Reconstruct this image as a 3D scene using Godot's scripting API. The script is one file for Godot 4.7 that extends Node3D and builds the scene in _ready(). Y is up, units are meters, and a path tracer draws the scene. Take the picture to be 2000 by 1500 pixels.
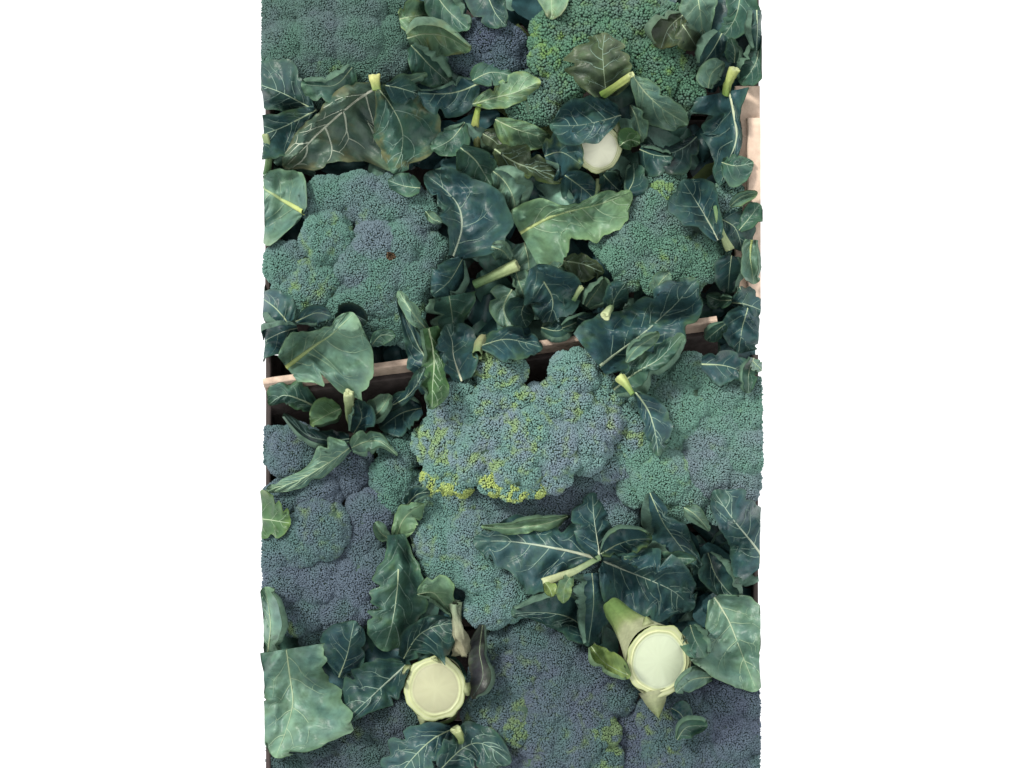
extends Node3D
# A market display of broccoli in two sloping wooden crates, seen square-on to the slope.
# Layout frame: U runs along the stall, V up the slope, N out of it. at() takes a place on the slope
# (x, y in steps of 0.4 mm, y downhill) and a height above it, and gives the point in metres.

const K := 0.0004
const DIST := 2.0
const SLOPE := 0.5236
const HALF := 0.1942                      # the display is 0.39 m wide
const CELL := 6.0
const GX0 := 470.0
const GY0 := -100.0
const GW := 180
const GH := 290

var U := Vector3(1, 0, 0)
var V := Vector3(0, sin(SLOPE), -cos(SLOPE))
var N := Vector3(0, cos(SLOPE), sin(SLOPE))
var O := Vector3(0, 0.9, 0)
var field := PackedFloat32Array()         # height of what has been laid so far
var used := {}
var rng := RandomNumberGenerator.new()
var noise := FastNoiseLite.new()
var mats := {}
var bead_mesh: Mesh
var leaf_count := 0

var TONE := {
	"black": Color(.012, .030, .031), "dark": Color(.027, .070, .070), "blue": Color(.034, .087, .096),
	"mid": Color(.052, .122, .095), "green": Color(.060, .135, .055), "pale": Color(.150, .270, .165),
	"grey": Color(.130, .240, .185), "olive": Color(.058, .085, .050), "lime": Color(.22, .32, .11), "bronze": Color(.084, .142, .108), "purple": Color(.044, .046, .054),
}

func at(x: float, y: float, h: float) -> Vector3:
	var f := (DIST - h) / DIST
	return O + U * clampf((x - 1002.0) * K * f, -HALF, HALF) + V * ((750.0 - y) * K * f) + N * h

func numbered(called: String) -> String:
	if not used.has(called):
		used[called] = 0
		return called
	used[called] += 1
	return "%s_%03d" % [called, used[called]]

func thing(called: String, label: String, category: String, where: Vector3, group := "") -> Node3D:
	var o := Node3D.new()
	o.name = numbered(called)
	add_child(o)
	o.position = where
	o.set_meta("label", label)
	o.set_meta("category", category)
	if group != "":
		o.set_meta("group", group)
	return o

func put(called: String, m: Mesh, mat: Material, parent: Node3D) -> MeshInstance3D:
	var o := MeshInstance3D.new()
	o.name = called
	o.mesh = m
	if mat:
		o.material_override = mat
	o.cast_shadow = GeometryInstance3D.SHADOW_CASTING_SETTING_ON
	parent.add_child(o, true)
	return o

# ---------- height field ----------
func cell(x: float, y: float) -> int:
	var i := clampi(int((x - GX0) / CELL), 0, GW - 1)
	var j := clampi(int((y - GY0) / CELL), 0, GH - 1)
	return j * GW + i

func stamp(x: float, y: float, h: float) -> void:
	var c := cell(x, y)
	if field[c] < h:
		field[c] = h

func stamp_point(p: Vector3) -> void:
	var q := p - O
	var h := q.dot(N)
	var f := DIST / (DIST - h)
	stamp(1002.0 + q.dot(U) / K * f, 750.0 - q.dot(V) / K * f, h)

func spread_field() -> void:
	var src := field.duplicate()
	for j in range(1, GH - 1):
		for i in range(1, GW - 1):
			var m := -1.0
			for b in [-GW - 1, -GW, -GW + 1, -1, 0, 1, GW - 1, GW, GW + 1]:
				m = maxf(m, src[j * GW + i + b])
			field[j * GW + i] = m

# ---------- small maths ----------
func cr(a: Array, s: float) -> float:
	var n := a.size()
	if n == 1:
		return a[0]
	var f := clampf(s, 0.0, 1.0) * (n - 1)
	var i := mini(int(f), n - 2)
	var t := f - i
	var p0: float = a[maxi(i - 1, 0)]
	var p1: float = a[i]
	var p2: float = a[i + 1]
	var p3: float = a[mini(i + 2, n - 1)]
	return 0.5 * (2.0 * p1 + (p2 - p0) * t + (2.0 * p0 - 5.0 * p1 + 4.0 * p2 - p3) * t * t + (3.0 * p1 - p0 - 3.0 * p2 + p3) * t * t * t)

func jitter(c: Color, amount: float) -> Color:
	var k := 1.0 + rng.randf_range(-amount, amount)
	return Color(c.r * k, c.g * k, c.b * k)

func mixc(a: Color, b: Color, t: float) -> Color:
	return a.lerp(b, clampf(t, 0.0, 1.0))

# ---------- materials ----------
func noise_tex(freq: float, kind: int, a: float, b: float, normal := false, bump := 4.0, cellular := false) -> NoiseTexture2D:
	var n := FastNoiseLite.new()
	n.seed = kind
	n.noise_type = FastNoiseLite.TYPE_CELLULAR if cellular else FastNoiseLite.TYPE_SIMPLEX_SMOOTH
	n.frequency = freq
	n.fractal_octaves = 4
	if cellular:
		n.cellular_return_type = FastNoiseLite.RETURN_DISTANCE2_SUB
		n.fractal_octaves = 2
	var t := NoiseTexture2D.new()
	t.width = 512
	t.height = 512
	t.seamless = true
	t.noise = n
	if normal:
		t.as_normal_map = true
		t.bump_strength = bump
	else:
		var g := Gradient.new()
		g.set_color(0, Color(a, a, a))
		g.set_color(1, Color(b, b, b))
		t.color_ramp = g
	return t

func mat(called: String, rough: float, spec: float, tex: Texture2D = null, normal: Texture2D = null, scale := 12.0, nscale := 0.4) -> StandardMaterial3D:
	var m := StandardMaterial3D.new()
	m.resource_name = called
	m.vertex_color_use_as_albedo = true
	m.roughness = rough
	m.metallic_specular = spec
	m.cull_mode = BaseMaterial3D.CULL_DISABLED
	m.uv1_triplanar = true
	m.uv1_world_triplanar = true
	m.uv1_scale = Vector3.ONE * scale
	if tex:
		m.albedo_texture = tex
	if normal:
		m.normal_enabled = true
		m.normal_texture = normal
		m.normal_scale = nscale
	mats[called] = m
	return m

func make_materials() -> void:
	var mottled := noise_tex(.012, 3, .72, 1.0)
	var crinkle := noise_tex(.03, 5, 0, 1, true, 5.0, true)
	mat("leaf_face", .40, .38, mottled, crinkle, 18.0, .45)
	mat("leaf_back", .62, .25, mottled, crinkle, 18.0, .7)
	mat("vein", .5, .3)
	var stemb := noise_tex(.02, 9, .82, 1.0)
	mat("stem", .5, .35, stemb, noise_tex(.05, 11, 0, 1, true, 3.0), 26.0, .15)
	mat("pith", .38, .4)
	mat("bud", .62, .22)
	mat("floret", .8, .1)
	var g := noise_tex(.02, 21, .78, 1.0)
	mat("wood", .75, .2, g, noise_tex(.06, 23, 0, 1, true, 3.0), 9.0, .5)
	mats["leaf_face"].backlight_enabled = true
	mats["leaf_face"].backlight = Color(.03, .06, .02)

# ---------- leaves ----------
func grid_normal(p: PackedVector3Array, i: int, j: int, ns: int, nt: int) -> Vector3:
	var a := p[mini(i + 1, ns - 1) * nt + j] - p[maxi(i - 1, 0) * nt + j]
	var b := p[i * nt + mini(j + 1, nt - 1)] - p[i * nt + maxi(j - 1, 0)]
	var n := b.cross(a)
	return n.normalized() if n.length() > 1e-12 else N

func sheet(p: PackedVector3Array, nr: PackedVector3Array, col: PackedColorArray, ns: int, nt: int, off: float, flip: bool) -> Array:
	var arr := []
	arr.resize(Mesh.ARRAY_MAX)
	var v := PackedVector3Array()
	var n2 := PackedVector3Array()
	for k in p.size():
		v.append(p[k] + nr[k] * off)
		n2.append(-nr[k] if flip else nr[k])
	var ix := PackedInt32Array()
	for i in ns - 1:
		for j in nt - 1:
			var a := i * nt + j
			var q := [a, a + nt + 1, a + 1, a, a + nt, a + nt + 1]
			if flip:
				q.reverse()
			for e in q:
				ix.append(e)
	arr[Mesh.ARRAY_VERTEX] = v
	arr[Mesh.ARRAY_NORMAL] = n2
	arr[Mesh.ARRAY_COLOR] = col
	arr[Mesh.ARRAY_INDEX] = ix
	return arr

func ridge(st: SurfaceTool, path: Array, sides: Array, ups: Array, widths: Array, high: float, c0: Color, c1: Color) -> void:
	# a raised rib: half-round cross-section along path
	var n := path.size()
	var prof := [[-1.0, -.1], [-.7, .6], [0.0, 1.0], [.7, .6], [1.0, -.1]]
	for i in n - 1:
		for k in 4:
			var quad := []
			for e in [[i, k], [i, k + 1], [i + 1, k + 1], [i + 1, k]]:
				var w: float = widths[e[0]] * .5
				var pr: Array = prof[e[1]]
				var pos: Vector3 = path[e[0]] + sides[e[0]] * (w * pr[0]) + ups[e[0]] * (w * high * pr[1] + .0004)
				var nn: Vector3 = (sides[e[0]] * pr[0] + ups[e[0]] * (pr[1] + .2)).normalized()
				quad.append([pos, nn, mixc(c0, c1, float(e[0]) / (n - 1))])
			for e in [0, 2, 1, 0, 3, 2]:
				st.set_color(quad[e][2])
				st.set_normal(quad[e][1])
				st.add_vertex(quad[e][0])

func rib_on(st: SurfaceTool, p: PackedVector3Array, nr: PackedVector3Array, ns: int, nt: int, st_list: Array, w0: float, w1: float, high: float, c0: Color, c1: Color) -> void:
	var path := []
	var ups := []
	for q in st_list:
		var fi := clampf(q.x, 0.0, 1.0) * (ns - 1)
		var fj := clampf(q.y * .5 + .5, 0.0, 1.0) * (nt - 1)
		var i := mini(int(fi), ns - 2)
		var j := mini(int(fj), nt - 2)
		var u := fi - i
		var w := fj - j
		var a := i * nt + j
		path.append(p[a].lerp(p[a + 1], w).lerp(p[a + nt].lerp(p[a + nt + 1], w), u))
		ups.append(nr[a].lerp(nr[a + nt + 1], (u + w) * .5).normalized())
	var sides := []
	var widths := []
	for i in path.size():
		var d: Vector3 = path[mini(i + 1, path.size() - 1)] - path[maxi(i - 1, 0)]
		sides.append(d.cross(ups[i]).normalized())
		widths.append(lerpf(w0, w1, pow(float(i) / (path.size() - 1), .8)))
	ridge(st, path, sides, ups, widths, high, c0, c1)

func leaf(label: String, tone: String, pts: Array, lw: Array, rw: Array, o := {}) -> Node3D:
	leaf_count += 1
	rng.seed = 7919 * leaf_count
	var seed_x := leaf_count * 37.3
	var n := pts.size() / 2
	var xs := []
	var ys := []
	for i in n:
		xs.append(float(pts[2 * i]))
		ys.append(float(pts[2 * i + 1]))
	var length := 0.0
	for i in n - 1:
		length += Vector2(xs[i + 1] - xs[i], ys[i + 1] - ys[i]).length()
	lw = lw.duplicate()
	rw = rw.duplicate()
	var big: float = maxf(lw.max(), rw.max())
	for q in [lw, rw]:
		var e: int = q.size() - 1
		q[e] = maxf(q[e], q[e - 1] * .42)
		q[0] = maxf(q[0], q[1] * .22)
		for k in q.size():
			q[k] *= o.get("sc", 1.15 if big > 26.0 else 1.38)
	var wmax: float = maxf(lw.max(), rw.max())
	var ns := clampi(int(length / 4.5), 14, 56)
	var half := clampi(int(wmax / 5.5), 4, 14)
	var nt := half * 2 + 1
	var jag: float = o.get("jag", .19 if big > 26.0 else .27)
	var wave: float = o.get("wave", 4.0) * .0022
	var lift: Array = o.get("lift", [0.0, 0.0])
	var el: float = o.get("el", rng.randf_range(-5.0, 9.0)) * .001
	var er: float = o.get("er", rng.randf_range(-5.0, 9.0)) * .001
	var luck := rng.randf()
	var small := big <= 26.0 and big > 11.0
	if small:
		# small torn pieces are bent and folded over more than the big leaves
		var push := rng.randf_range(-.16, .16) * length
		var dx: float = xs[n - 1] - xs[0]
		var dy: float = ys[n - 1] - ys[0]
		var dl := maxf(1.0, Vector2(dx, dy).length())
		for i in range(1, n - 1):
			xs[i] += -dy / dl * push
			ys[i] += dx / dl * push
		luck = luck * 2.2 - .6
	var roll_l: float = o.get("rl", rng.randf_range(.3, .65) if luck < .16 and big > 11.0 and not o.has("vein") else 0.0)
	var roll_r: float = o.get("rr", rng.randf_range(.3, .65) if luck > .84 and big > 11.0 and not o.has("vein") else 0.0)
	# tears in the edge and a crease or two
	var tears := []
	for k in rng.randi_range(1, 4):
		tears.append([rng.randf_range(.15, .95), 1.0 if rng.randf() < .5 else -1.0, rng.randf_range(.18, .5), rng.randf_range(.018, .05)])
	var creases := []
	if length > 45.0 and o.get("crease", true):
		for k in rng.randi_range(1, 2) + int(length > 120.0):
			var ca := rng.randf_range(0.0, TAU)
			var cs := rng.randf_range(.25, .8)
			creases.append([cr(xs, cs) + rng.randf_range(-.4, .4) * big, cr(ys, cs) + rng.randf_range(-.4, .4) * big, cos(ca), sin(ca), rng.randf_range(.16, .36) * (1.0 if rng.randf() < .4 else -1.0)])
	var px := PackedFloat32Array()
	var py := PackedFloat32Array()
	var need := PackedFloat32Array()
	var add := PackedFloat32Array()
	var nv: int = o.get("nv", clampi(int(length / 26.0), 3, 7))
	for i in ns:
		var s := float(i) / (ns - 1)
		var m := Vector2(cr(xs, s), cr(ys, s))
		var d := (Vector2(cr(xs, s + .02), cr(ys, s + .02)) - Vector2(cr(xs, s - .02), cr(ys, s - .02))).normalized()
		var right := Vector2(-d.y, d.x)
		for j in nt:
			var t := (float(j) / (nt - 1)) * 2.0 - 1.0
			var w := maxf(cr(rw if t > 0 else lw, s), 1.5)
			var side := 1.0 if t > 0 else -1.0
			w *= 1.0 + jag * (noise.get_noise_2d(s * 42.0 * length / 100.0 + seed_x, side * 40.0) * 2.2 + .55 * noise.get_noise_2d(s * 190.0 * length / 120.0, seed_x + side * 90.0) + .16 * absf(sin(s * length * .16 + seed_x)))
			for tear in tears:
				if tear[1] == side:
					var td: float = (s - tear[0]) / tear[3]
					w *= 1.0 - tear[2] * exp(-td * td)
			var roll := roll_r if t > 0 else roll_l
			var a := absf(t)
			var lat := a
			var rise := 0.0
			if roll > 0.0:
				var tau := a * (1.0 + roll)
				if tau > 1.0:
					var b := (tau - 1.0) / roll
					lat = 1.0 - (tau - 1.0) * .95 + .04 * sin(b * PI)
					rise = .005 + .004 * sin(minf(b * 2.0, 1.0) * PI * .5)
				else:
					lat = tau
					rise = .005 * pow(maxf(0.0, (tau - .6) / .4), 2.0)
			var q := m + right * (side * lat * w)
			# the end of the leaf is rounded off, not cut straight
			var tipness := maxf(0.0, s - .8) / .2
			q -= d * (tipness * tipness * a * a * minf(w, length * .12) * o.get("tip", .8))
			px.append(q.x)
			py.append(q.y)
			need.append(maxf(field[cell(q.x, q.y)], -.028))
			var e := er if t > 0 else el
			var ww := wave * pow(a, 1.4) * 2.2 * noise.get_noise_2d(s * 26.0 * length / 130.0 + seed_x, side * 13.0 + seed_x)
			ww += .0032 * pow(a, 4.0) * sin(s * length * .085 + seed_x + side) * minf(1.0, wmax / 30.0)
			var ph := s * nv * 1.15 - a * 1.1
			var pucker := .0015 * sin(ph * TAU) * sin(a * PI) * minf(1.0, wmax / 30.0) + .0012 * noise.get_noise_2d(q.x * 1.1 + seed_x, q.y * 1.1) * 2.0 + .0006 * noise.get_noise_2d(q.x * 2.6, q.y * 2.6)
			for cz in creases:
				var cd: float = absf((q.x - cz[0]) * cz[2] + (q.y - cz[1]) * cz[3]) * K
				ww += cz[4] * minf(cd, .022) + (.006 if cz[4] < 0 else 0.0) * minf(1.0, length / 120.0)
			add.append(lerpf(lift[0], lift[1], s) * .001 + e * a * a + ww + pucker + rise + .0016 * sin(s * PI) + o.get("bow", 0.0) * .001 * sin(s * PI))
	# a limp sheet that rests on what lies below
	var h := need.duplicate()
	for k in o.get("stiff", 16):
		var g := h.duplicate()
		for i in ns:
			for j in nt:
				var s0 := 0.0
				for di in [-1, 0, 1]:
					for dj in [-1, 0, 1]:
						s0 += h[clampi(i + di, 0, ns - 1) * nt + clampi(j + dj, 0, nt - 1)]
				g[i * nt + j] = maxf(s0 / 9.0, need[i * nt + j] - .0012)
		h = g
	var pos := PackedVector3Array()
	for k in px.size():
		h[k] += add[k] + .0022
		pos.append(at(px[k], py[k], h[k]))
	for i in ns - 1:
		for j in nt - 1:
			for a in [0.0, .5]:
				for b in [0.0, .5]:
					var k := i * nt + j
					var hx := lerpf(lerpf(px[k], px[k + 1], b), lerpf(px[k + nt], px[k + nt + 1], b), a)
					var hy := lerpf(lerpf(py[k], py[k + 1], b), lerpf(py[k + nt], py[k + nt + 1], b), a)
					stamp(hx, hy, maxf(h[k], h[k + nt + 1]))
	var root := thing(o.get("name", "broccoli_leaf"), label, o.get("cat", "leaf"), pos[half], o.get("group", "loose leaves strewn over the broccoli"))
	for k in pos.size():
		pos[k] -= root.position
	var nr := PackedVector3Array()
	for i in ns:
		for j in nt:
			nr.append(grid_normal(pos, i, j, ns, nt))
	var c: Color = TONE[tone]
	var edge_c: Color = o.get("edge", Color(0, 0, 0, 0))
	var top := PackedColorArray()
	var low := PackedColorArray()
	for i in ns:
		var s := float(i) / (ns - 1)
		for j in nt:
			var t := (float(j) / (nt - 1)) * 2.0 - 1.0
			var k := i * nt + j
			var v := noise.get_noise_2d(px[k] * .9 + seed_x, py[k] * .9)
			var v2 := noise.get_noise_2d(px[k] * 3.1, py[k] * 3.1 + seed_x)
			var cc := Color(c.r * (1.0 + .35 * v + .2 * v2), c.g * (1.0 + .25 * v + .15 * v2), c.b * (1.0 + .12 * v + .15 * v2))
			cc = mixc(cc, TONE["green"], .35 * maxf(0.0, v2 + v) * (1.0 if tone != "black" else 0.0))
			cc = mixc(cc, Color(c.r * 1.9 + .01, c.g * 1.75 + .015, c.b * 1.5 + .01), .55 * pow(1.0 - absf(t), 8.0))
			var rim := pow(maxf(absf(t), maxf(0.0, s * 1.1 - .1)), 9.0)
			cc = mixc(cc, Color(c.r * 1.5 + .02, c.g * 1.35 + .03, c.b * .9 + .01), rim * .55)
			if edge_c.a > 0.0:
				cc = mixc(cc, edge_c, edge_c.a * smoothstep(.25, .95, v * .8 + v2 * .5 + pow(absf(t), 4.0) * .55 + maxf(0.0, s - .7) * 1.6))
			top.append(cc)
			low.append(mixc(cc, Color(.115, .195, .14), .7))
	var am := ArrayMesh.new()
	am.add_surface_from_arrays(Mesh.PRIMITIVE_TRIANGLES, sheet(pos, nr, top, ns, nt, .00022, false))
	am.surface_set_material(0, mats["leaf_face"])
	am.add_surface_from_arrays(Mesh.PRIMITIVE_TRIANGLES, sheet(pos, nr, low, ns, nt, -.00022, true))
	am.surface_set_material(1, mats["leaf_back"])
	put("blade", am, null, root)
	# midrib and side veins
	var pale := tone in ["pale", "grey", "lime", "green"]
	var vc := Color(.26, .36, .24) if pale else Color(.19, .28, .23)
	if tone == "bronze":
		vc = Color(.44, .49, .39)
	if tone == "black" or tone == "purple":
		vc = Color(.07, .11, .10)
	var mc: Color = o.get("rib_color", Color(.36, .44, .27) if tone != "black" else Color(.12, .17, .13))
	var rw0: float = o.get("rib", clampf(length * .032, 2.4, 7.0)) * K
	var line := []
	for i in 26:
		line.append(Vector2(lerpf(o.get("rib_from", 0.0), o.get("rib_to", .94), i / 25.0), 0.0))
	var sm := SurfaceTool.new()
	sm.begin(Mesh.PRIMITIVE_TRIANGLES)
	rib_on(sm, pos, nr, ns, nt, line, rw0, .0005, o.get("rib_high", .5), mc, vc)
	put("midrib", sm.commit(), mats["vein"], root)
	if o.get("veins", true):
		var sv := SurfaceTool.new()
		sv.begin(Mesh.PRIMITIVE_TRIANGLES)
		var vw: float = o.get("vein", clampf(length * .015, 1.2, 2.8)) * K
		for k in nv:
			for side in [-1.0, 1.0]:
				if roll_l > 0 and side < 0 or roll_r > 0 and side > 0:
					continue
				var s0 := .06 + .8 * (k + rng.randf_range(.0, .55) + (.25 if side > 0 else 0.0)) / nv
				var reach := rng.randf_range(.62, .97)
				var s1 := minf(.98, s0 + rng.randf_range(.16, .34))
				var bend := rng.randf_range(-.04, .04)
				var vein := []
				for e in 9:
					var x := e / 8.0
					vein.append(Vector2(lerpf(s0, s1, pow(x, 1.25)) + bend * sin(x * 7.0) * x, side * reach * x))
				rib_on(sv, pos, nr, ns, nt, vein, vw, vw * .3, .35, vc, mixc(vc, c, .45))
				for e in [3, 5]:
					if rng.randf() < .25:
						continue
					var from: Vector2 = vein[e]
					var turn := 1.0 if e == 3 else -1.0
					var twig := []
					for f in 5:
						var x := f / 4.0
						twig.append(from + Vector2(turn * .09 * x + .05 * x * x, side * .26 * x * (1.0 if e == 3 else .8)))
					rib_on(sv, pos, nr, ns, nt, twig, vw * .55, vw * .2, .35, mixc(vc, c, .15), mixc(vc, c, .6))
		var side_veins := put("side_veins", sv.commit(), mats["vein"], root)
		side_veins.set_meta("kind", "stuff")
	if o.has("stub"):
		var b: Array = o["stub"]
		tube_part("petiole", b, root, o.get("stub_color", Color(.40, .46, .17)))
	return root

func tube_part(called: String, b: Array, root: Node3D, color: Color) -> MeshInstance3D:
	# b: x0, y0, r0, x1, y1, r1 and how far the cut end stands up (mm)
	rng.seed = int(b[0] * 31 + b[1])
	var h0: float = maxf(field[cell(b[0], b[1])], -.02) + b[2] * K * .7
	var h1: float = maxf(field[cell(b[3], b[4])], -.02) + b[5] * K * .9 + (b[6] * .001 if b.size() > 6 else 0.0)
	var p0 := at(b[0], b[1], h0)
	var p1 := at(b[3], b[4], h1)
	var st := SurfaceTool.new()
	st.begin(Mesh.PRIMITIVE_TRIANGLES)
	var ax := (p1 - p0).normalized()
	var e1 := ax.cross(N)
	if e1.length() < .05:
		e1 = ax.cross(U)
	e1 = e1.normalized()
	var e2 := e1.cross(ax).normalized()
	var rings := []
	var seg := 20
	var bow := (p1 - p0).length() * rng.randf_range(-.09, .09)
	var rag: float = b[7] if b.size() > 7 else .0
	var tone_at := [[0.0, 1.0, 0.0], [.15, .94, 0.05], [.35, .9, .1], [.48, .9, .12], [.6, .92, .15], [.72, .95, .2], [.85, 1.0, .25], [.97, 1.04, .4], [1.0, .96, .7], [1.0, .8, .9], [.985, .45, 1.0], [.985, .02, 1.0]]
	for f in tone_at:
		var ring := []
		var c: Vector3 = p0.lerp(p1, f[0]) + e2 * (sin(f[0] * PI) * .002) + e1 * (sin(f[0] * PI) * bow)
		var r = lerpf(b[2], b[5], f[0]) * K * f[1]
		for k in seg + 1:
			var a := TAU * (k % seg) / seg
			var w := .92 + .22 * noise.get_noise_2d(a * 20.0 + b[0], f[0] * 60.0) + .07 * sin(a * 3.0 + b[1]) + .05 * sin(a * 7.0 + b[0]) + rag * noise.get_noise_2d(cos(a) * 60.0 + b[0], f[0] * 160.0 + sin(a) * 60.0)
			var q: Vector3 = c + (e1 * cos(a) + e2 * sin(a) * .85) * (r * w) + ax * (.0012 * noise.get_noise_2d(a * 40.0, b[1]) * f[0])
			var col := mixc(Color(color.r * .45, color.g * .66, color.b * .6), color, f[0] * 1.2)
			col = mixc(col, Color(.50, .55, .31), f[2] * .85)
			col = col * (1.0 + .22 * noise.get_noise_2d(a * 60.0, b[0] + f[0] * 25.0))
			ring.append([q, col])
		rings.append(ring)
	st.set_smooth_group(0)
	for i in rings.size() - 1:
		for k in seg:
			for e in [[i, k], [i + 1, k], [i + 1, k + 1], [i, k], [i + 1, k + 1], [i, k + 1]]:
				st.set_color(rings[e[0]][e[1]][1])
				st.add_vertex(rings[e[0]][e[1]][0] - root.position)
	st.generate_normals()
	for i in 10:
		var q := i / 9.0
		var hx := lerpf(b[0], b[3], q)
		var hy := lerpf(b[1], b[4], q)
		stamp(hx, hy, lerpf(h0, h1, q) + b[5] * K * .6)
	return put(called, st.commit(), mats["stem"], root)

func stalk(label: String, b: Array, color := Color(.40, .46, .17)) -> Node3D:
	var root := thing("leaf_stalk", label, "stalk", at(b[0], b[1], maxf(field[cell(b[0], b[1])], -.02)))
	tube_part("stalk_skin", b, root, color)
	return root

# ---------- broccoli heads ----------
func head(label: String, list: Array, o := {}) -> Node3D:
	rng.seed = int(list[0][0] * 13 + list[0][1])
	var cx := 0.0
	var cy := 0.0
	for f in list:
		cx += f[0] / float(list.size())
		cy += f[1] / float(list.size())
	cx = o.get("cx", cx)
	cy = o.get("cy", cy)
	var far := 1.0
	for f in list:
		far = maxf(far, Vector2(f[0] - cx, f[1] - cy).length() + f[2])
	var base: float = o.get("base", .0)
	var dome: float = o.get("dome", .03)
	var step: float = o.get("bud", 2.15) * .00068
	var lump: float = o.get("lump", 1.5) * .00135
	var rc: float = o.get("clump", 5.2) * .00112
	var root := thing("broccoli", label, "broccoli", at(cx, cy, -.07), "broccoli heads in the crates")
	var fl := []
	for f in list:
		var d := Vector2(f[0] - cx, f[1] - cy) / far
		var top: float = base + dome * (1.0 - d.length_squared()) + rng.randf_range(-.0045, .0045) + (f[5] * .001 if f.size() > 5 else 0.0)
		var r: float = f[2] * K * .94
		var tall: float = r * (o.get("tall", .62) + .30)
		var n := (N + U * (d.x * .55) - V * (d.y * .55)).normalized()
		var e1 := n.cross(V).normalized()
		var e2 := n.cross(e1).normalized()
		fl.append({"c": at(f[0], f[1], top - tall), "n": n, "e1": e1, "e2": e2, "r": r, "tall": tall, "y": f[3] if f.size() > 3 else .1, "p": f[4] if f.size() > 4 else .2})
	for i in fl.size():
		var f: Dictionary = fl[i]
		var dm := SurfaceTool.new()
		dm.begin(Mesh.PRIMITIVE_TRIANGLES)
		var rows := []
		for a in 11:
			var row := []
			for b in 19:
				var th := a / 10.0 * 1.95
				var ph := TAU * (b % 18) / 18.0
				var q: Vector3 = f.c + (f.e1 * cos(ph) + f.e2 * sin(ph)) * (sin(th) * (f.r - .0012)) + f.n * (cos(th) * (f.tall - .0012))
				q.x = clampf(q.x, -HALF, HALF)
				row.append(q - root.position)
			rows.append(row)
		dm.set_smooth_group(0)
		for a in 10:
			for b in 18:
				for e in [[a, b], [a, b + 1], [a + 1, b + 1], [a, b], [a + 1, b + 1], [a + 1, b]]:
					dm.set_color(Color(.055, .095, .070))
					dm.add_vertex(rows[e[0]][e[1]])
		dm.generate_normals()
		var part := put("floret", dm.commit(), mats["floret"], root)
		# bud clusters
		var area: float = TAU * f.r * f.r * 1.25
		var nb := int(area / (step * step * .70))
		var nc := maxi(6, int(area / (PI * rc * rc * .72)))
		var centres := PackedVector3Array()
		for k in nc:
			var z := 1.0 - 1.42 * (k + .5) / nc
			var ph := k * 2.39996 + rng.randf_range(-.5, .5)
			var rr := sqrt(maxf(0.0, 1.0 - z * z))
			centres.append((Vector3(rr * cos(ph), rr * sin(ph), z) + Vector3(rng.randf_range(-1, 1), rng.randf_range(-1, 1), rng.randf_range(-1, 1)) * (rc / f.r) * .45).normalized())
		var size := PackedFloat32Array()
		for k in nc:
			size.append(rng.randf_range(.75, 1.3))
		var xf := []
		var cols := []
		var shade_tint: Color = o.get("shade_tint", Color(.9, .9, .9))  # own head tone, with shade over corner and lower heads painted in
		var a_col := Color(.130, .238, .205)
		var b_col := Color(.158, .202, .242)
		var y_col := Color(.25, .36, .105)
		for k in nb:
			var z := 1.0 - 1.30 * (k + .5) / nb
			var ph := k * 2.39996323
			var rr := sqrt(maxf(0.0, 1.0 - z * z))
			var d = (Vector3(rr * cos(ph), rr * sin(ph), z) + Vector3(rng.randf_range(-1, 1), rng.randf_range(-1, 1), rng.randf_range(-1, 1)) * (step / f.r) * .38).normalized()
			var best := 9.0
			var who := 0
			for e in nc:
				var q = d.distance_squared_to(centres[e])
				if q < best:
					best = q
					who = e
			var x = sqrt(best) * f.r / (rc * 1.15)
			var up: float = lump * (size[who] - 1.35 * x * x) + rng.randf_range(-.00016, .00016)
			var dir: Vector3 = (d + (d - centres[who]) * 1.1).normalized()
			var p: Vector3 = f.c + f.e1 * (d.x * (f.r + up)) + f.e2 * (d.y * (f.r + up)) + f.n * (d.z * (f.tall + up))
			if absf(p.x) > HALF:
				continue
			var hidden := false
			for e in fl.size():
				if e != i:
					var g: Dictionary = fl[e]
					var v: Vector3 = p - g.c
					if (Vector2(v.dot(g.e1), v.dot(g.e2)) / g.r).length_squared() + pow(v.dot(g.n) / g.tall, 2.0) < .90:
						hidden = true
						break
			if hidden:
				continue
			stamp_point(p + N * .001)
			var gx: float = p.x * 2600.0
			var gz: float = (p - O).dot(V) * 2600.0
			var nz := noise.get_noise_2d(gx * .55, gz * .55)
			var nf := noise.get_noise_2d(gx * 1.7 + 300.0, gz * 1.7)
			var c := mixc(a_col, b_col, f.p * .9 + nz * .7 + .12 * (1.0 - x))
			var yel: float = f.y * (.10 + .95 * clampf(x, 0.0, 1.2)) * (.55 + 2.0 * nf + 1.0 * nz) - .15
			if o.has("purple"):
				c = mixc(c, Color(.085, .095, .125), o["purple"])
			yel += f.y * .35 * pow(clampf(-d.z + .05, 0.0, 1.0) * 2.0, 1.0)
			c = mixc(c, Color(.34, .42, .12) if f.y > 2.0 else y_col, clampf(yel, 0.0, .92 if f.y > 2.0 else .62))
			if o.has("spot"):
				var sd: float = p.distance_to(at(o["spot"][0], o["spot"][1], (p - O).dot(N))) / (o["spot"][2] * K)
				if sd < 1.0:
					c = Color(.11, .068, .042) * rng.randf_range(.5, 1.4)
					p -= N * (.003 * (1.0 - sd))
			c = jitter(c, .11) * shade_tint
			var dw: Vector3 = (f.e1 * dir.x + f.e2 * dir.y + f.n * dir.z).normalized()
			var s1 := dw.cross(V + U * .3).normalized()
			var s2 := dw.cross(s1).normalized()
			var w := step * rng.randf_range(.48, .76)
			xf.append(Transform3D(Basis(s1 * w, dw * (w * rng.randf_range(1.1, 1.75)), s2 * w), p - root.position))
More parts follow.
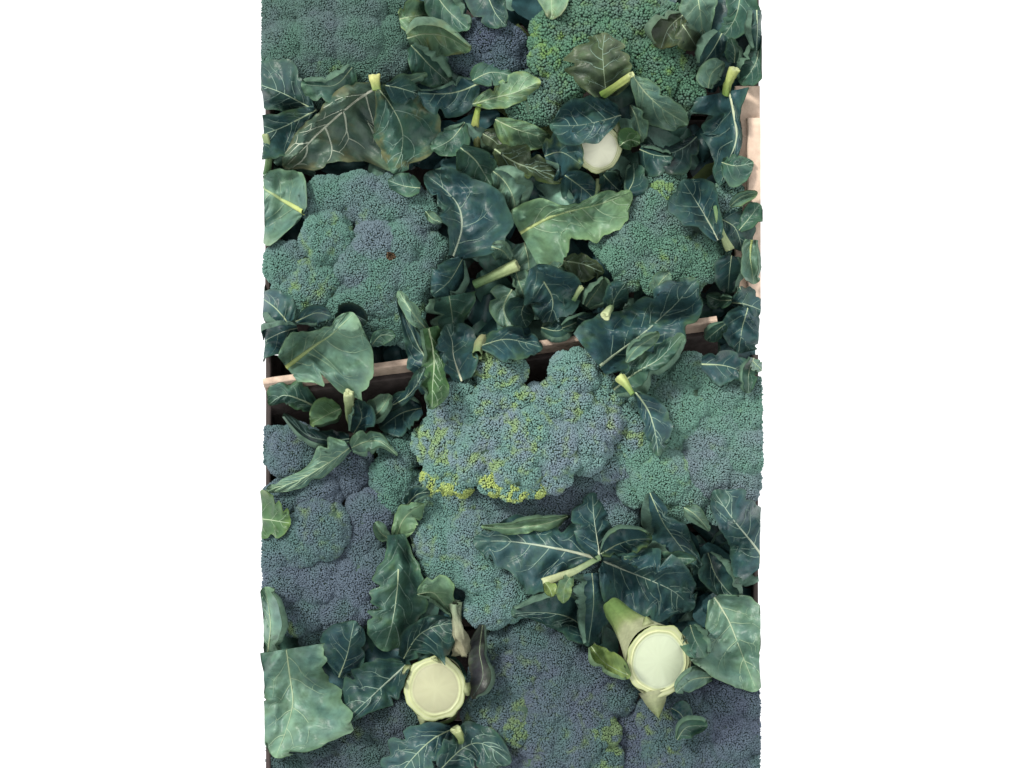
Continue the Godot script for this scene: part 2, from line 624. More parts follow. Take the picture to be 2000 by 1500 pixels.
			cols.append(c)
		if xf.is_empty():
			continue
		var mm := MultiMesh.new()
		mm.transform_format = MultiMesh.TRANSFORM_3D
		mm.use_colors = true
		mm.mesh = bead_mesh
		mm.instance_count = xf.size()
		for k in xf.size():
			mm.set_instance_transform(k, xf[k])
			mm.set_instance_color(k, cols[k])
		var mi := MultiMeshInstance3D.new()
		mi.name = "buds"
		mi.multimesh = mm
		mi.material_override = mats["bud"]
		mi.set_meta("kind", "stuff")
		part.add_child(mi, true)
	# the stem that carries the florets
	var st := SurfaceTool.new()
	st.begin(Mesh.PRIMITIVE_TRIANGLES)
	var top_h := base - .02
	var rings := [[-.098, .020], [-.075, .019], [-.055, .022], [top_h - .008, .034]]
	st.set_smooth_group(0)
	for i in 3:
		for k in 12:
			for e in [[i, k], [i, k + 1], [i + 1, k + 1], [i, k], [i + 1, k + 1], [i + 1, k]]:
				var a = TAU * e[1] / 12.0
				var g: Array = rings[e[0]]
				var q: Vector3 = at(cx, cy, g[0]) + (U * cos(a) + V * sin(a)) * g[1]
				q.x = clampf(q.x, -HALF, HALF)
				st.set_color(Color(.22, .30, .12))
				st.add_vertex(q - root.position)
	st.generate_normals()
	put("stem", st.commit(), mats["stem"], root)
	return root

# ---------- cut stems ----------
func cut_stem(label: String, cx: float, cy: float, rx: float, ry: float, h: float, back: Array, o := {}) -> Node3D:
	# back: x, y, radius, height of the far end of the shaft
	rng.seed = int(cx * 7 + cy)
	var root := thing("upturned_broccoli", label, "broccoli stem", at(cx, cy, h - .03), "cut broccoli stems")
	var tilt: Vector3 = (N + U * o.get("tx", .0) + V * o.get("ty", .0)).normalized()
	var e1 := U - tilt * U.dot(tilt)
	e1 = e1.normalized()
	var e2 := tilt.cross(e1).normalized()
	var face_c := at(cx, cy, h)
	var end_c := at(back[0], back[1], back[3])
	var seg := 56
	var green := Color(.115, .19, .06)
	var skin := Color(.215, .265, .11)
	var cream := Color(.33, .355, .215)
	var stx := SurfaceTool.new()
	stx.begin(Mesh.PRIMITIVE_TRIANGLES)
	var rows := []
	var prof := [0.0, .15, .3, .45, .6, .72, .84, .93, 1.0]
	for f in prof:
		var row := []
		var c := end_c.lerp(face_c, f)
		for k in seg + 1:
			var a := TAU * (k % seg) / seg
			var rib = .06 * sin(a * 5.0 + cx) * (1.0 - f) + .05 * noise.get_noise_2d(cos(a) * 30.0 + cx, sin(a) * 30.0 + f * 30.0)
			var g: float = pow(f, 1.5)
			var rad = Vector2(lerpf(back[2], rx * 1.16, g), lerpf(back[2], ry * 1.16, g)) * (K * (1.0 + rib))
			var q: Vector3 = c + e1 * (cos(a) * rad.x) + e2 * (sin(a) * rad.y)
			var tear := noise.get_noise_2d(a * 24.0 + cy, 4.0) * .16
			var col := mixc(green, skin, smoothstep(.15, .6, f + tear))
			col = mixc(col, cream, smoothstep(.45, .62, f + tear * 1.4))
			col = col * (1.0 + .3 * noise.get_noise_2d(a * 70.0, f * 22.0))
			row.append([q, col])
		rows.append(row)
	stx.set_smooth_group(0)
	for i in rows.size() - 1:
		for k in seg:
			for e in [[i, k], [i, k + 1], [i + 1, k + 1], [i, k], [i + 1, k + 1], [i + 1, k]]:
				stx.set_color(rows[e[0]][e[1]][1])
				stx.add_vertex(rows[e[0]][e[1]][0] - root.position)
	stx.generate_normals()
	put("shaft", stx.commit(), mats["stem"], root)
	# the cut: a ragged rim, the raised ring of fibres and the pale pith
	var pith: Color = o.get("pith", Color(.56, .64, .45))
	var ring_c: Color = o.get("ring", Color(.60, .61, .36))
	var levels := [[1.16, 0.0, skin], [1.13, .0010, Color(.30, .335, .17)], [1.07, .0011, cream], [1.0, .0008, Color(.36, .40, .20)], [.975, .0016, ring_c], [.95, .0017, ring_c], [.925, .0009, Color(.38, .42, .23)], [.86, .0012, pith * .97], [.83, .0013, pith * .86], [.80, .0014, pith * .98], [.7, .0018, pith], [.4, .0024, pith * 1.03], [.001, .0026, pith * 1.05]]
	var stf := SurfaceTool.new()
	stf.begin(Mesh.PRIMITIVE_TRIANGLES)
	rows = []
	for f in levels:
		var row := []
		for k in seg + 1:
			var a := TAU * (k % seg) / seg
			var edge := smoothstep(.97, 1.16, f[0])
			var w: float = 1.0 + .035 * noise.get_noise_2d(cos(a) * 50.0 + cx, sin(a) * 50.0) * smoothstep(.5, .95, f[0]) + edge * (.07 * noise.get_noise_2d(cos(a) * 40.0 + cx, sin(a) * 40.0) + .045 * noise.get_noise_2d(cos(a) * 160.0, sin(a) * 160.0 + cy))
			var q: Vector3 = face_c + e1 * (cos(a) * rx * K * f[0] * w) + e2 * (sin(a) * ry * K * f[0] * w) + tilt * (f[1] + .0003 * noise.get_noise_2d(cos(a) * f[0] * 90.0, sin(a) * f[0] * 90.0 + cx))
			var cc: Color = f[2]
			row.append([q, cc * (1.0 + .09 * noise.get_noise_2d(cos(a) * f[0] * 30.0, sin(a) * f[0] * 30.0 + cy) + .06 * noise.get_noise_2d(cos(a) * f[0] * 260.0, sin(a) * f[0] * 260.0 + cy) + .08 * noise.get_noise_2d(a * 90.0, cx) * smoothstep(.8, .95, f[0]))])
		rows.append(row)
	stf.set_smooth_group(0)
	for i in rows.size() - 1:
		for k in seg:
			for e in [[i, k], [i, k + 1], [i + 1, k + 1], [i, k], [i + 1, k + 1], [i + 1, k]]:
				stf.set_color(rows[e[0]][e[1]][1])
				stf.add_vertex(rows[e[0]][e[1]][0] - root.position)
	stf.generate_normals()
	put("cut_face", stf.commit(), mats["pith"], root)
	# torn strips of skin
	for b in o.get("strips", []):
		var ss := SurfaceTool.new()
		ss.begin(Mesh.PRIMITIVE_TRIANGLES)
		var p0 := at(b[0], b[1], h - .003)
		var p1 := at(b[2], b[3], b[5])
		var ax := (p1 - p0).normalized()
		var w := ax.cross(N).normalized()
		var prev := []
		ss.set_smooth_group(0)
		for i in 9:
			var f := i / 8.0
			var wid: float = b[4] * K * pow(1.0 - f, b[6]) + .0003
			wid *= 1.0 + .25 * noise.get_noise_2d(f * 60.0, b[0])
			var c := p0.lerp(p1, f) + N * (.004 * sin(f * PI))
			var now := [c - w * wid, c + N * (wid * .35), c + w * wid, c - N * (wid * .2)]
			if i > 0:
				for k in 4:
					for e in [prev[k], prev[(k + 1) % 4], now[(k + 1) % 4], prev[k], now[(k + 1) % 4], now[k]]:
						ss.set_color(mixc(cream, skin, f) * (1.0 + .2 * noise.get_noise_2d(f * 90.0, b[1] + k * 9.0)))
						ss.add_vertex(e - root.position)
			prev = now
		ss.generate_normals()
		put("skin_strip", ss.commit(), mats["stem"], root)
	for k in 40:
		var a := TAU * k / 40.0
		for f in [.0, .12, .24, .36, .48, .6, .72, .84, .96, 1.08, 1.18]:
			stamp(cx + cos(a) * rx * f, cy + sin(a) * ry * f, h + o.get("clear", .002))
	for k in 12:
		stamp(lerpf(cx, back[0], k / 11.0), lerpf(cy, back[1], k / 11.0), lerpf(h, back[3] + back[2] * K, k / 11.0))
	return root

# ---------- wood ----------
func board(called: String, parent: Node3D, p: Vector3, a: Vector3, b: Vector3, c: Vector3, col: Color, reach := HALF) -> MeshInstance3D:
	# a plank: corner p, edges a (long), b (wide), c (thick); edges a little eased and worn
	var st := SurfaceTool.new()
	st.begin(Mesh.PRIMITIVE_TRIANGLES)
	rng.seed = int(absf(p.x) * 9000 + absf(p.z) * 7000 + 5)
	var ease_b := .0009 / b.length()
	var ease_c := .0009 / c.length()
	var ring := [[ease_b, 0.0], [1.0 - ease_b, 0.0], [1.0, ease_c], [1.0, 1.0 - ease_c], [1.0 - ease_b, 1.0], [ease_b, 1.0], [0.0, 1.0 - ease_c], [0.0, ease_c]]
	var n := 40
	var rows := []
	for i in n + 1:
		var row := []
		for k in 8:
			var q: Vector3 = p + a * (float(i) / n) + b * ring[k][0] + c * ring[k][1]
			q += (b.normalized() + c.normalized()) * (.0004 * noise.get_noise_2d(i * 9.0 + p.x * 999.0, k * 17.0))
			q.x = clampf(q.x, -reach, reach)
			var g := noise.get_noise_2d(i * .8, (ring[k][0] + ring[k][1]) * 40.0 + p.y * 900.0)
			row.append([q - parent.position, col * (1.0 + .28 * g + rng.randf_range(-.05, .05))])
		rows.append(row)
	for i in n:
		for k in 8:
			var m := (k + 1) % 8
			for e in [[i, k], [i + 1, m], [i, m], [i, k], [i + 1, k], [i + 1, m]]:
				st.set_smooth_group(-1)
				st.set_color(rows[e[0]][e[1]][1])
				st.add_vertex(rows[e[0]][e[1]][0])
	for i in [0, n]:
		for k in range(1, 7):
			for e in [0, k, k + 1]:
				st.set_smooth_group(-1)
				st.set_color(rows[i][e][1])
				st.add_vertex(rows[i][e][0])
	st.generate_normals()
	for i in 60:
		var q := p + a * (i / 59.0) + b * .5 + c
		stamp_point(q)
		stamp_point(q - b * .5)
		stamp_point(q + b * .5)
	return put(called, st.commit(), mats["wood"], parent)

func _ready() -> void:
	# ----- camera, sky, sun, exposure -----
	var cam := Camera3D.new()
	cam.name = "camera"
	add_child(cam)
	cam.look_at_from_position(O + N * DIST, O, V)
	cam.fov = rad_to_deg(2.0 * atan(750.0 * K / DIST))
	cam.near = .05
	cam.far = 400.0
	cam.current = true
	var sky := ProceduralSkyMaterial.new()
	sky.sky_top_color = Color(1, 1, 1)
	sky.sky_horizon_color = Color(1, 1, 1)
	sky.ground_horizon_color = Color(1, 1, 1)
	sky.ground_bottom_color = Color(1, 1, 1)
	sky.sky_energy_multiplier = 1.12
	sky.ground_energy_multiplier = 1.12
	var env := Environment.new()
	env.background_mode = Environment.BG_SKY
	env.sky = Sky.new()
	env.sky.sky_material = sky
	env.tonemap_mode = Environment.TONE_MAPPER_LINEAR
	env.tonemap_exposure = 1.08
	env.sdfgi_enabled = true
	env.ssao_enabled = true
	env.ssil_enabled = true
	var we := WorldEnvironment.new()
	we.name = "world_environment"
	we.environment = env
	add_child(we)
	var sun := DirectionalLight3D.new()
	sun.name = "sun"
	add_child(sun)
	sun.look_at_from_position(O + N * 1.0 + V * .62 - U * .62, O, Vector3.UP)
	sun.light_energy = 1.0
	sun.light_color = Color(1.0, .985, .95)
	sun.light_angular_distance = 10.0
	sun.shadow_enabled = true

	noise.seed = 41
	noise.noise_type = FastNoiseLite.TYPE_SIMPLEX_SMOOTH
	noise.frequency = .02
	noise.fractal_octaves = 2
	field.resize(GW * GH)
	field.fill(-.2)
	make_materials()
	var sp := SphereMesh.new()
	sp.radius = 1.0
	sp.height = 2.0
	sp.radial_segments = 6
	sp.rings = 3
	bead_mesh = sp

	crates()
	heads()
	spread_field()
	litter()
	stems()
	upper_leaves()
	rim_leaves()
	front_leaves()

func crates() -> void:
	var raw := Color(.56, .43, .34)
	var shaded_wood := Color(.080, .066, .062)  # wood colour with the shade below the rim painted in
	var back := thing("wooden_crate", "upper wooden crate with a pale raw rim, filled with broccoli and loose leaves", "crate", at(1002, 300, -.11), "wooden crates of the stall")
	for k in 9:
		var y := 690.0 - k * 92.0
		board("floor_plank", back, at(500, y, -.108), U * .412, V * .0362, N * .007, shaded_wood, HALF - .0045)
	board("added_backing", back, at(500, 700, -.114), U * .412, V * .34, N * .004, shaded_wood * .7, HALF - .003)  # added backing, keeps light from leaking between the floor planks
	for x in [-HALF, HALF - .004]:
		board("side_board", back, at(1002, 638, -.105) + U * x, V * .34, U * .004, N * .092, shaded_wood)
	# the lower end of the crate leans towards the viewer: rim rail and two planks with shade put into their colour
	var run := (at(1400, 627, 0) - at(505, 749, 0))
	var down := (run.normalized().cross(N)).normalized()
	var lean := (N * .86 - down * .52).normalized()
	var out := lean.cross(run.normalized()).normalized()
	var p := at(505, 738, .006)
	board("rim_rail", back, p, run, -lean * .0068, -out * .0055, raw)
	board("rim_rail", back, p - lean * .0078 + out * .0012, run, -lean * .008, -out * .005, raw * .9)
	board("end_plank", back, p - lean * .0172 + out * .0002, run, -lean * .030, -out * .007, shaded_wood)
	board("end_plank", back, p - lean * .0494 + out * .0016, run, -lean * .045, -out * .007, shaded_wood * .9)
	# the broad pale board that stands at the far end of the rim, and its short neighbour
	board("side_plank", back, at(1436, 170, -.012), -V * .165, U * .022, N * .007, raw * 1.15)
	board("side_plank", back, at(1450, 232, -.007) + U * .004, -V * .15, U * .016, N * .008, raw * 1.25)
	board("corner_post", back, at(1452, 392, -.001), -V * .018, U * .007, N * .006, raw * .6)
	var front := thing("wooden_crate", "lower wooden crate, its dark boards showing only in gaps below the rim", "crate", at(1002, 1150, -.11), "wooden crates of the stall")
	for k in 10:
		var y := 1590.0 - k * 92.0
		board("floor_plank", front, at(500, y, -.112), U * .412, V * .0362, N * .007, shaded_wood, HALF - .0045)
	board("added_backing", front, at(500, 1600, -.119), U * .412, V * .375, N * .005, shaded_wood * .7, HALF - .003)  # same added backing against light leaks
	for x in [-HALF, HALF - .004]:
		board("side_board", front, at(1002, 1590, -.112) + U * x, V * .378, U * .004, N * .094, shaded_wood)

func heads() -> void:
	# upper crate: x, y, radius, yellowness, purple tinge, extra height (mm)
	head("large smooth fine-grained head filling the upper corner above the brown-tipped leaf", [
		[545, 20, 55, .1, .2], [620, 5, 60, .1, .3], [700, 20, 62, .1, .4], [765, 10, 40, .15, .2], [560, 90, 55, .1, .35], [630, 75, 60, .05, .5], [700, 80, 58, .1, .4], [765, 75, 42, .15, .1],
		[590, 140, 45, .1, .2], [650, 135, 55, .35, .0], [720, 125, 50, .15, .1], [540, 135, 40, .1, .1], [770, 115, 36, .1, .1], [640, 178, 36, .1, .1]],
		{"shade_tint": Color(.56, .62, .56), "base": -.005, "dome": .035, "bud": 1.9, "lump": 1.0, "tall": .5, "purple": .15})
	head("loose-budded green head behind the round olive leaf and its yellow stalk", [
		[1085, 70, 50, .5, .1, 3], [1140, 35, 50, .25, .3], [1200, 25, 52, .3, .3], [1260, 40, 50, .3, .3], [1080, 115, 42, .8, .0, 4], [1140, 105, 50, .6, .1], [1290, 85, 48, .5, .0], [1300, 130, 42, .6, .0],
		[1265, 120, 50, .4, .1], [1110, 160, 36, .35, .1], [1200, 90, 55, .3, .1], [1340, 150, 36, .3, .2], [1345, 185, 30, .2, .3], [1280, 165, 38, .7, .0], [1310, 40, 36, .2, .1]],
		{"shade_tint": Color(.58, .68, .52), "base": -.012, "dome": .034, "bud": 2.9, "lump": 1.9, "clump": 6.5})
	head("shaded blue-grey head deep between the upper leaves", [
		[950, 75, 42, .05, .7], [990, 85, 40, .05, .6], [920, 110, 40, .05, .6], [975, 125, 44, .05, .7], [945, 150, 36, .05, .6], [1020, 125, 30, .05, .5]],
		{"shade_tint": Color(.50, .52, .60), "base": -.030, "dome": .02, "bud": 2.2, "purple": .3})
	head("small green head between two pale curled leaves of the upper crate", [
		[1030, 185, 42, .25, .2], [1065, 205, 36, .3, .2], [1030, 220, 36, .25, .2], [1080, 175, 32, .2, .2]],
		{"shade_tint": Color(.6, .68, .56), "base": -.018, "dome": .02, "bud": 2.6, "lump": 1.9})
	head("broad head with a brown bruise at its middle and yellowing clefts", [
		[640, 395, 52, .15, .3], [700, 385, 52, .1, .4], [775, 395, 58, .12, .5], [820, 420, 46, .1, .3], [640, 465, 54, .35, .15, 5], [735, 420, 40, .35, .5, -5], [735, 480, 50, .03, 1.0, 3], [790, 475, 46, .15, .4, 2], [840, 495, 44, .15, .2],
		[560, 515, 46, .15, .1], [620, 560, 66, .45, .1, 6], [580, 580, 50, .2, .1], [700, 520, 46, .1, .6, -3], [750, 530, 52, .1, .3], [810, 545, 50, .15, .1], [735, 575, 55, .2, .0, 3], [790, 600, 46, .3, .0], [750, 630, 46, .2, .1], [680, 600, 45, .15, .2], [640, 610, 36, .2, .2], [800, 645, 34, .15, .2]],
		{"shade_tint": Color(.70, .76, .74), "base": -.002, "dome": .032, "bud": 2.0, "lump": 1.3, "tall": .58, "spot": [765, 500, 9]})
	head("green head topped with a yellow-budded crest beside the rounded blue leaf", [
		[1300, 355, 40, .15, .1, 2], [1295, 382, 26, 1.4, .0, 4], [1270, 410, 46, .1, .5, 2], [1300, 440, 50, .1, .3], [1250, 465, 48, .12, .2], [1310, 495, 54, .4, .1], [1365, 500, 44, .3, .1], [1215, 500, 38, .15, .1], [1240, 525, 42, .25, .0], [1290, 535, 44, .3, .0], [1345, 535, 38, .3, .1], [1385, 520, 28, .3, .1], [1190, 470, 36, .1, .2, -8], [1400, 490, 26, .1, .2, -4]],
		{"shade_tint": Color(.72, .80, .70), "base": -.004, "dome": .03, "bud": 2.1, "lump": 1.4})
	head("sliver of a green head between the rounded blue leaf and the pale board", [
		[1425, 375, 28, .3, .0], [1432, 410, 24, .3, .0], [1410, 395, 24, .2, .1]], {"base": -.012, "dome": .012, "bud": 2.3})
	# lower crate
	head("blue-grey shaded head under the star of blue leaves, below the yellow fringe", [
		[1150, 940, 62, .08, .9, -2], [1200, 925, 45, .2, .5, 4], [1080, 985, 55, .03, 1.0, -8], [1020, 985, 52, .03, 1.0, -8], [960, 975, 56, .12, .6, -2], [885, 985, 62, .4, .2, 4], [860, 1050, 56, .35, .1, 6], [920, 1050, 60, .25, .3, 6], [980, 1040, 56, .12, .6],
		[870, 1095, 50, .3, .1, 4], [940, 1110, 56, .25, .2, 6], [990, 1160, 56, .2, .2, 8], [955, 1185, 46, .25, .1, 6], [1210, 1010, 42, .1, .5, -4], [1060, 1060, 60, .1, .5], [1120, 1100, 60, .1, .4], [1060, 1150, 60, .1, .4], [1175, 985, 45, .06, .8, -4]],
		{"shade_tint": Color(.80, .84, .86), "base": -.012, "dome": .032, "bud": 2.0, "lump": 1.2, "cx": 1000, "cy": 1060, "tall": .55})
	head("pale green head beside the central one, touching the leaf that hangs from a yellow stalk", [
		[1290, 755, 50, .2, .0], [1350, 735, 46, .2, .0, 2], [1400, 770, 56, .15, .0, 2], [1330, 800, 62, .2, .1], [1450, 810, 50, .15, .1], [1390, 850, 66, .15, .4], [1290, 850, 52, .2, .0], [1450, 880, 54, .1, .4], [1380, 920, 60, .08, .8], [1295, 935, 62, .3, .0, 9], [1245, 955, 36, .2, .0, 4], [1340, 975, 46, .2, .0, 2],
		[1440, 945, 50, .08, .7], [1265, 900, 44, .2, .0], [1270, 800, 45, .2, .0], [1480, 770, 30, .1, .1], [1400, 985, 40, .1, .5]],
		{"shade_tint": Color(.84, .90, .84), "base": .002, "dome": .034, "bud": 2.0, "lump": 1.3, "tall": .55})
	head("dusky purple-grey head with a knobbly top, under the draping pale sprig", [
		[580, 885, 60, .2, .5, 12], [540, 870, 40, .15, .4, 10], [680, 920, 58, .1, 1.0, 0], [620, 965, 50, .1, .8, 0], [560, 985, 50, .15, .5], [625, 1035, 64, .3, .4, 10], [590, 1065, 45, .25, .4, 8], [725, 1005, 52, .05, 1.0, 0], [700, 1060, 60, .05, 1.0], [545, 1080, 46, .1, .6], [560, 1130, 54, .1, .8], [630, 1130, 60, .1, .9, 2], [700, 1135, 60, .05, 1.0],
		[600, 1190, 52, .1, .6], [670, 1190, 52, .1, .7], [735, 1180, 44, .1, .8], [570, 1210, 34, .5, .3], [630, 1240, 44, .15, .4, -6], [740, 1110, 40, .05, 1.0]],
		{"shade_tint": Color(.62, .66, .70), "base": -.012, "dome": .030, "bud": 2.0, "lump": 1.3, "purple": .22, "tall": .55})
	head("greener slice of head wedged between the dusky head and the central one", [
		[785, 880, 46, .15, .3], [770, 930, 46, .2, .2], [810, 960, 40, .2, .2], [760, 975, 36, .3, .2]], {"shade_tint": Color(.68, .76, .74), "base": -.006, "dome": .02, "bud": 2.0})
	head("biggest blue-green head at the middle, fringed below with yellow buds", [
		[980, 735, 52, .8, .1, 6], [1125, 735, 52, .35, .1, 6], [895, 795, 54, .3, .3], [950, 800, 50, .5, .3, 3], [1010, 795, 52, 1.0, .2, 3], [1065, 795, 50, .45, .3, 2], [1120, 790, 50, .5, .3, 3], [1175, 775, 46, .6, .2, 2], [1170, 825, 50, .35, .5, 4], [1236, 820, 38, .5, .3, 2], [1242, 862, 34, .6, .2, 0],
		[860, 865, 50, .9, .1], [905, 850, 52, .55, .2, 3], [960, 855, 54, .3, .5, 5], [880, 905, 50, .9, .1], [930, 895, 50, .5, .3, 2], [1030, 850, 60, .7, .3, 8], [1015, 900, 62, .6, .3, 8], [1085, 880, 60, .35, .6, 9], [1140, 870, 55, .3, .6, 6], [1080, 915, 46, .5, .4, 2], [858, 938, 30, 3.2, .0, -1], [895, 942, 30, 3.2, .0, -1], [965, 938, 28, 3.0, .0, 3], [1005, 948, 30, 3.4, .0, 3], [1045, 940, 28, 3.0, .0, 3], [1190, 900, 40, .3, .5, -4], [1215, 905, 30, .4, .3, -8]],
		{"shade_tint": Color(.94, .95, .98), "base": .016, "dome": .030, "bud": 2.1, "lump": 1.9, "clump": 5.6, "cx": 1030, "cy": 840})
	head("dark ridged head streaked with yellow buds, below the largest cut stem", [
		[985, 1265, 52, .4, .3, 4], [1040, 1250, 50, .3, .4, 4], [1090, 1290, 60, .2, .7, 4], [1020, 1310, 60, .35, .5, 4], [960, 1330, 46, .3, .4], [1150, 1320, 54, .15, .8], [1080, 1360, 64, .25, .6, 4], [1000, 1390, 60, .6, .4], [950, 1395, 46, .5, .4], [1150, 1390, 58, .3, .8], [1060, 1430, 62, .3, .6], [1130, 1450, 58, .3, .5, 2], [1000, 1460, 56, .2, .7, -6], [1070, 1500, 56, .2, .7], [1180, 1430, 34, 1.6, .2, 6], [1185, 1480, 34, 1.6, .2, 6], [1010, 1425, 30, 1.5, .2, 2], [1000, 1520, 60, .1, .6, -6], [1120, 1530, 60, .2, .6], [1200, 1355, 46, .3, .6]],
		{"shade_tint": Color(.55, .57, .62), "base": -.012, "dome": .030, "bud": 2.0, "lump": 1.4, "purple": .2, "tall": .55})
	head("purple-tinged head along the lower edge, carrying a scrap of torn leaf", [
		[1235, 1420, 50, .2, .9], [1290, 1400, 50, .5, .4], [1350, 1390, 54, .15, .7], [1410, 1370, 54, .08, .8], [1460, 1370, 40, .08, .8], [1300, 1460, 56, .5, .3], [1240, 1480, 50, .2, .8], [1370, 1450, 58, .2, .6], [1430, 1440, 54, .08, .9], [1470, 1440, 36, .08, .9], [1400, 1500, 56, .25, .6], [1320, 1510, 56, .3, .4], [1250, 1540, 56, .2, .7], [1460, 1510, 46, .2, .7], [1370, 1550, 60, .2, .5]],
		{"shade_tint": Color(.54, .55, .62), "base": -.014, "dome": .026, "bud": 2.0, "lump": 1.2, "purple": .25, "tall": .5})
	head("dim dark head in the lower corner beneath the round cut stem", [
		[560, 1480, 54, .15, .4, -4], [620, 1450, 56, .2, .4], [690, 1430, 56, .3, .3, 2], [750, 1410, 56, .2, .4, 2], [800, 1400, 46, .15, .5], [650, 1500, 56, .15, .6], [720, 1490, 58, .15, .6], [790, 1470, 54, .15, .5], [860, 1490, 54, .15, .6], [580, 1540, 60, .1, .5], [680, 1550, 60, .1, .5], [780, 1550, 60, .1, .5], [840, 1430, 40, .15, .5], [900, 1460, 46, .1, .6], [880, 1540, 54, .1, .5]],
		{"shade_tint": Color(.40, .42, .44), "base": -.030, "dome": .026, "bud": 2.0, "lump": 1.2, "purple": .2, "tall": .5})

func litter() -> void:
	# leaves too deep in the gaps to be told apart
	var root := thing("leaves", "dim mass of dark leaves packed deep between the heads", "leaves", at(1000, 400, -.05))
	root.set_meta("kind", "stuff")
	rng.seed = 77
	var st := SurfaceTool.new()
	st.begin(Mesh.PRIMITIVE_TRIANGLES)
	for k in 760:
		var x := rng.randf_range(530, 1475)
		var y := rng.randf_range(-60, 700) if k < 430 else rng.randf_range(930, 1540)
		if k >= 560 and k < 620:
			x = rng.randf_range(740, 1480)
			y = rng.randf_range(640, 760)
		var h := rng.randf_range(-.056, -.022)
		if field[cell(x, y)] > h + .01:
			continue
		var ax := rng.randf_range(0, TAU)
		var ln := rng.randf_range(34, 70)
		var wd := rng.randf_range(18, 38)
		var tip := rng.randf_range(-.014, .014)
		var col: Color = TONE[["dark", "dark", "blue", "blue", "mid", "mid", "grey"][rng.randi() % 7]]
		var rows := []
		for i in 9:
			var row := []
			for j in 5:
				var s := i / 8.0
				var t := (j - 2) / 2.0
				var w := wd * pow(sin(PI * clampf(s * .93 + .04, 0, 1)), .6) * (1.0 + .15 * noise.get_noise_2d(s * 90.0 + k * 11, t * 40.0))
				var q := Vector2(x, y) + Vector2(cos(ax), sin(ax)) * ((s - .5) * ln * 2.0) + Vector2(-sin(ax), cos(ax)) * (t * w)
				var hh := h + tip * (s - .5) * 2.0 + .006 * t * t * sin(k) + .003 * sin(s * 9.0 + k)
				stamp(q.x, q.y, hh)
				row.append(at(q.x, q.y, h + tip * (s - .5) * 2.0 + .006 * t * t * sin(k) + .003 * sin(s * 9.0 + k)) - root.position)
			rows.append(row)
		for i in 8:
			for j in 4:
				for e in [[i, j], [i, j + 1], [i + 1, j + 1], [i, j], [i + 1, j + 1], [i + 1, j]]:
					st.set_color(col * (1.0 + (.9 if e[1] == 2 else 0.0)))
					st.add_vertex(rows[e[0]][e[1]])
	st.generate_normals()
	var m := put("leaf_mass", st.commit(), mats["leaf_face"], root)
	m.set_meta("kind", "stuff")

func stems() -> void:
	cut_stem("white cut stem end half tucked under a dark blue leaf in the upper crate", 1172, 290, 38, 41, .022, [1180, 255, 40, -.03], {"clear": .009, "tx": .1, "ty": -.25, "pith": Color(.60, .61, .47), "ring": Color(.47, .49, .31)})
	cut_stem("round greenish-white cut stem below the torn cream stalk", 853, 1344, 51, 54, .030, [850, 1372, 50, -.03], {"ty": .05, "strips": [[905, 1345, 922, 1345, 15, .024, .15], [800, 1310, 792, 1300, 12, .024, .3], [852, 1292, 856, 1284, 10, .032, .5], [832, 1395, 828, 1420, 12, .01, .4]], "pith": Color(.31, .315, .20), "ring": Color(.32, .34, .19)})
	cut_stem("largest cut stem, thick and cream with a hanging pointed strip of skin", 1288, 1290, 55, 60, .058, [1202, 1190, 22, .010], {"tx": .14, "ty": -.12, "ring": Color(.48, .50, .29), "strips": [[1278, 1348, 1288, 1402, 30, .036, .9], [1268, 1226, 1264, 1204, 14, .056, .5]], "pith": Color(.40, .45, .325)})

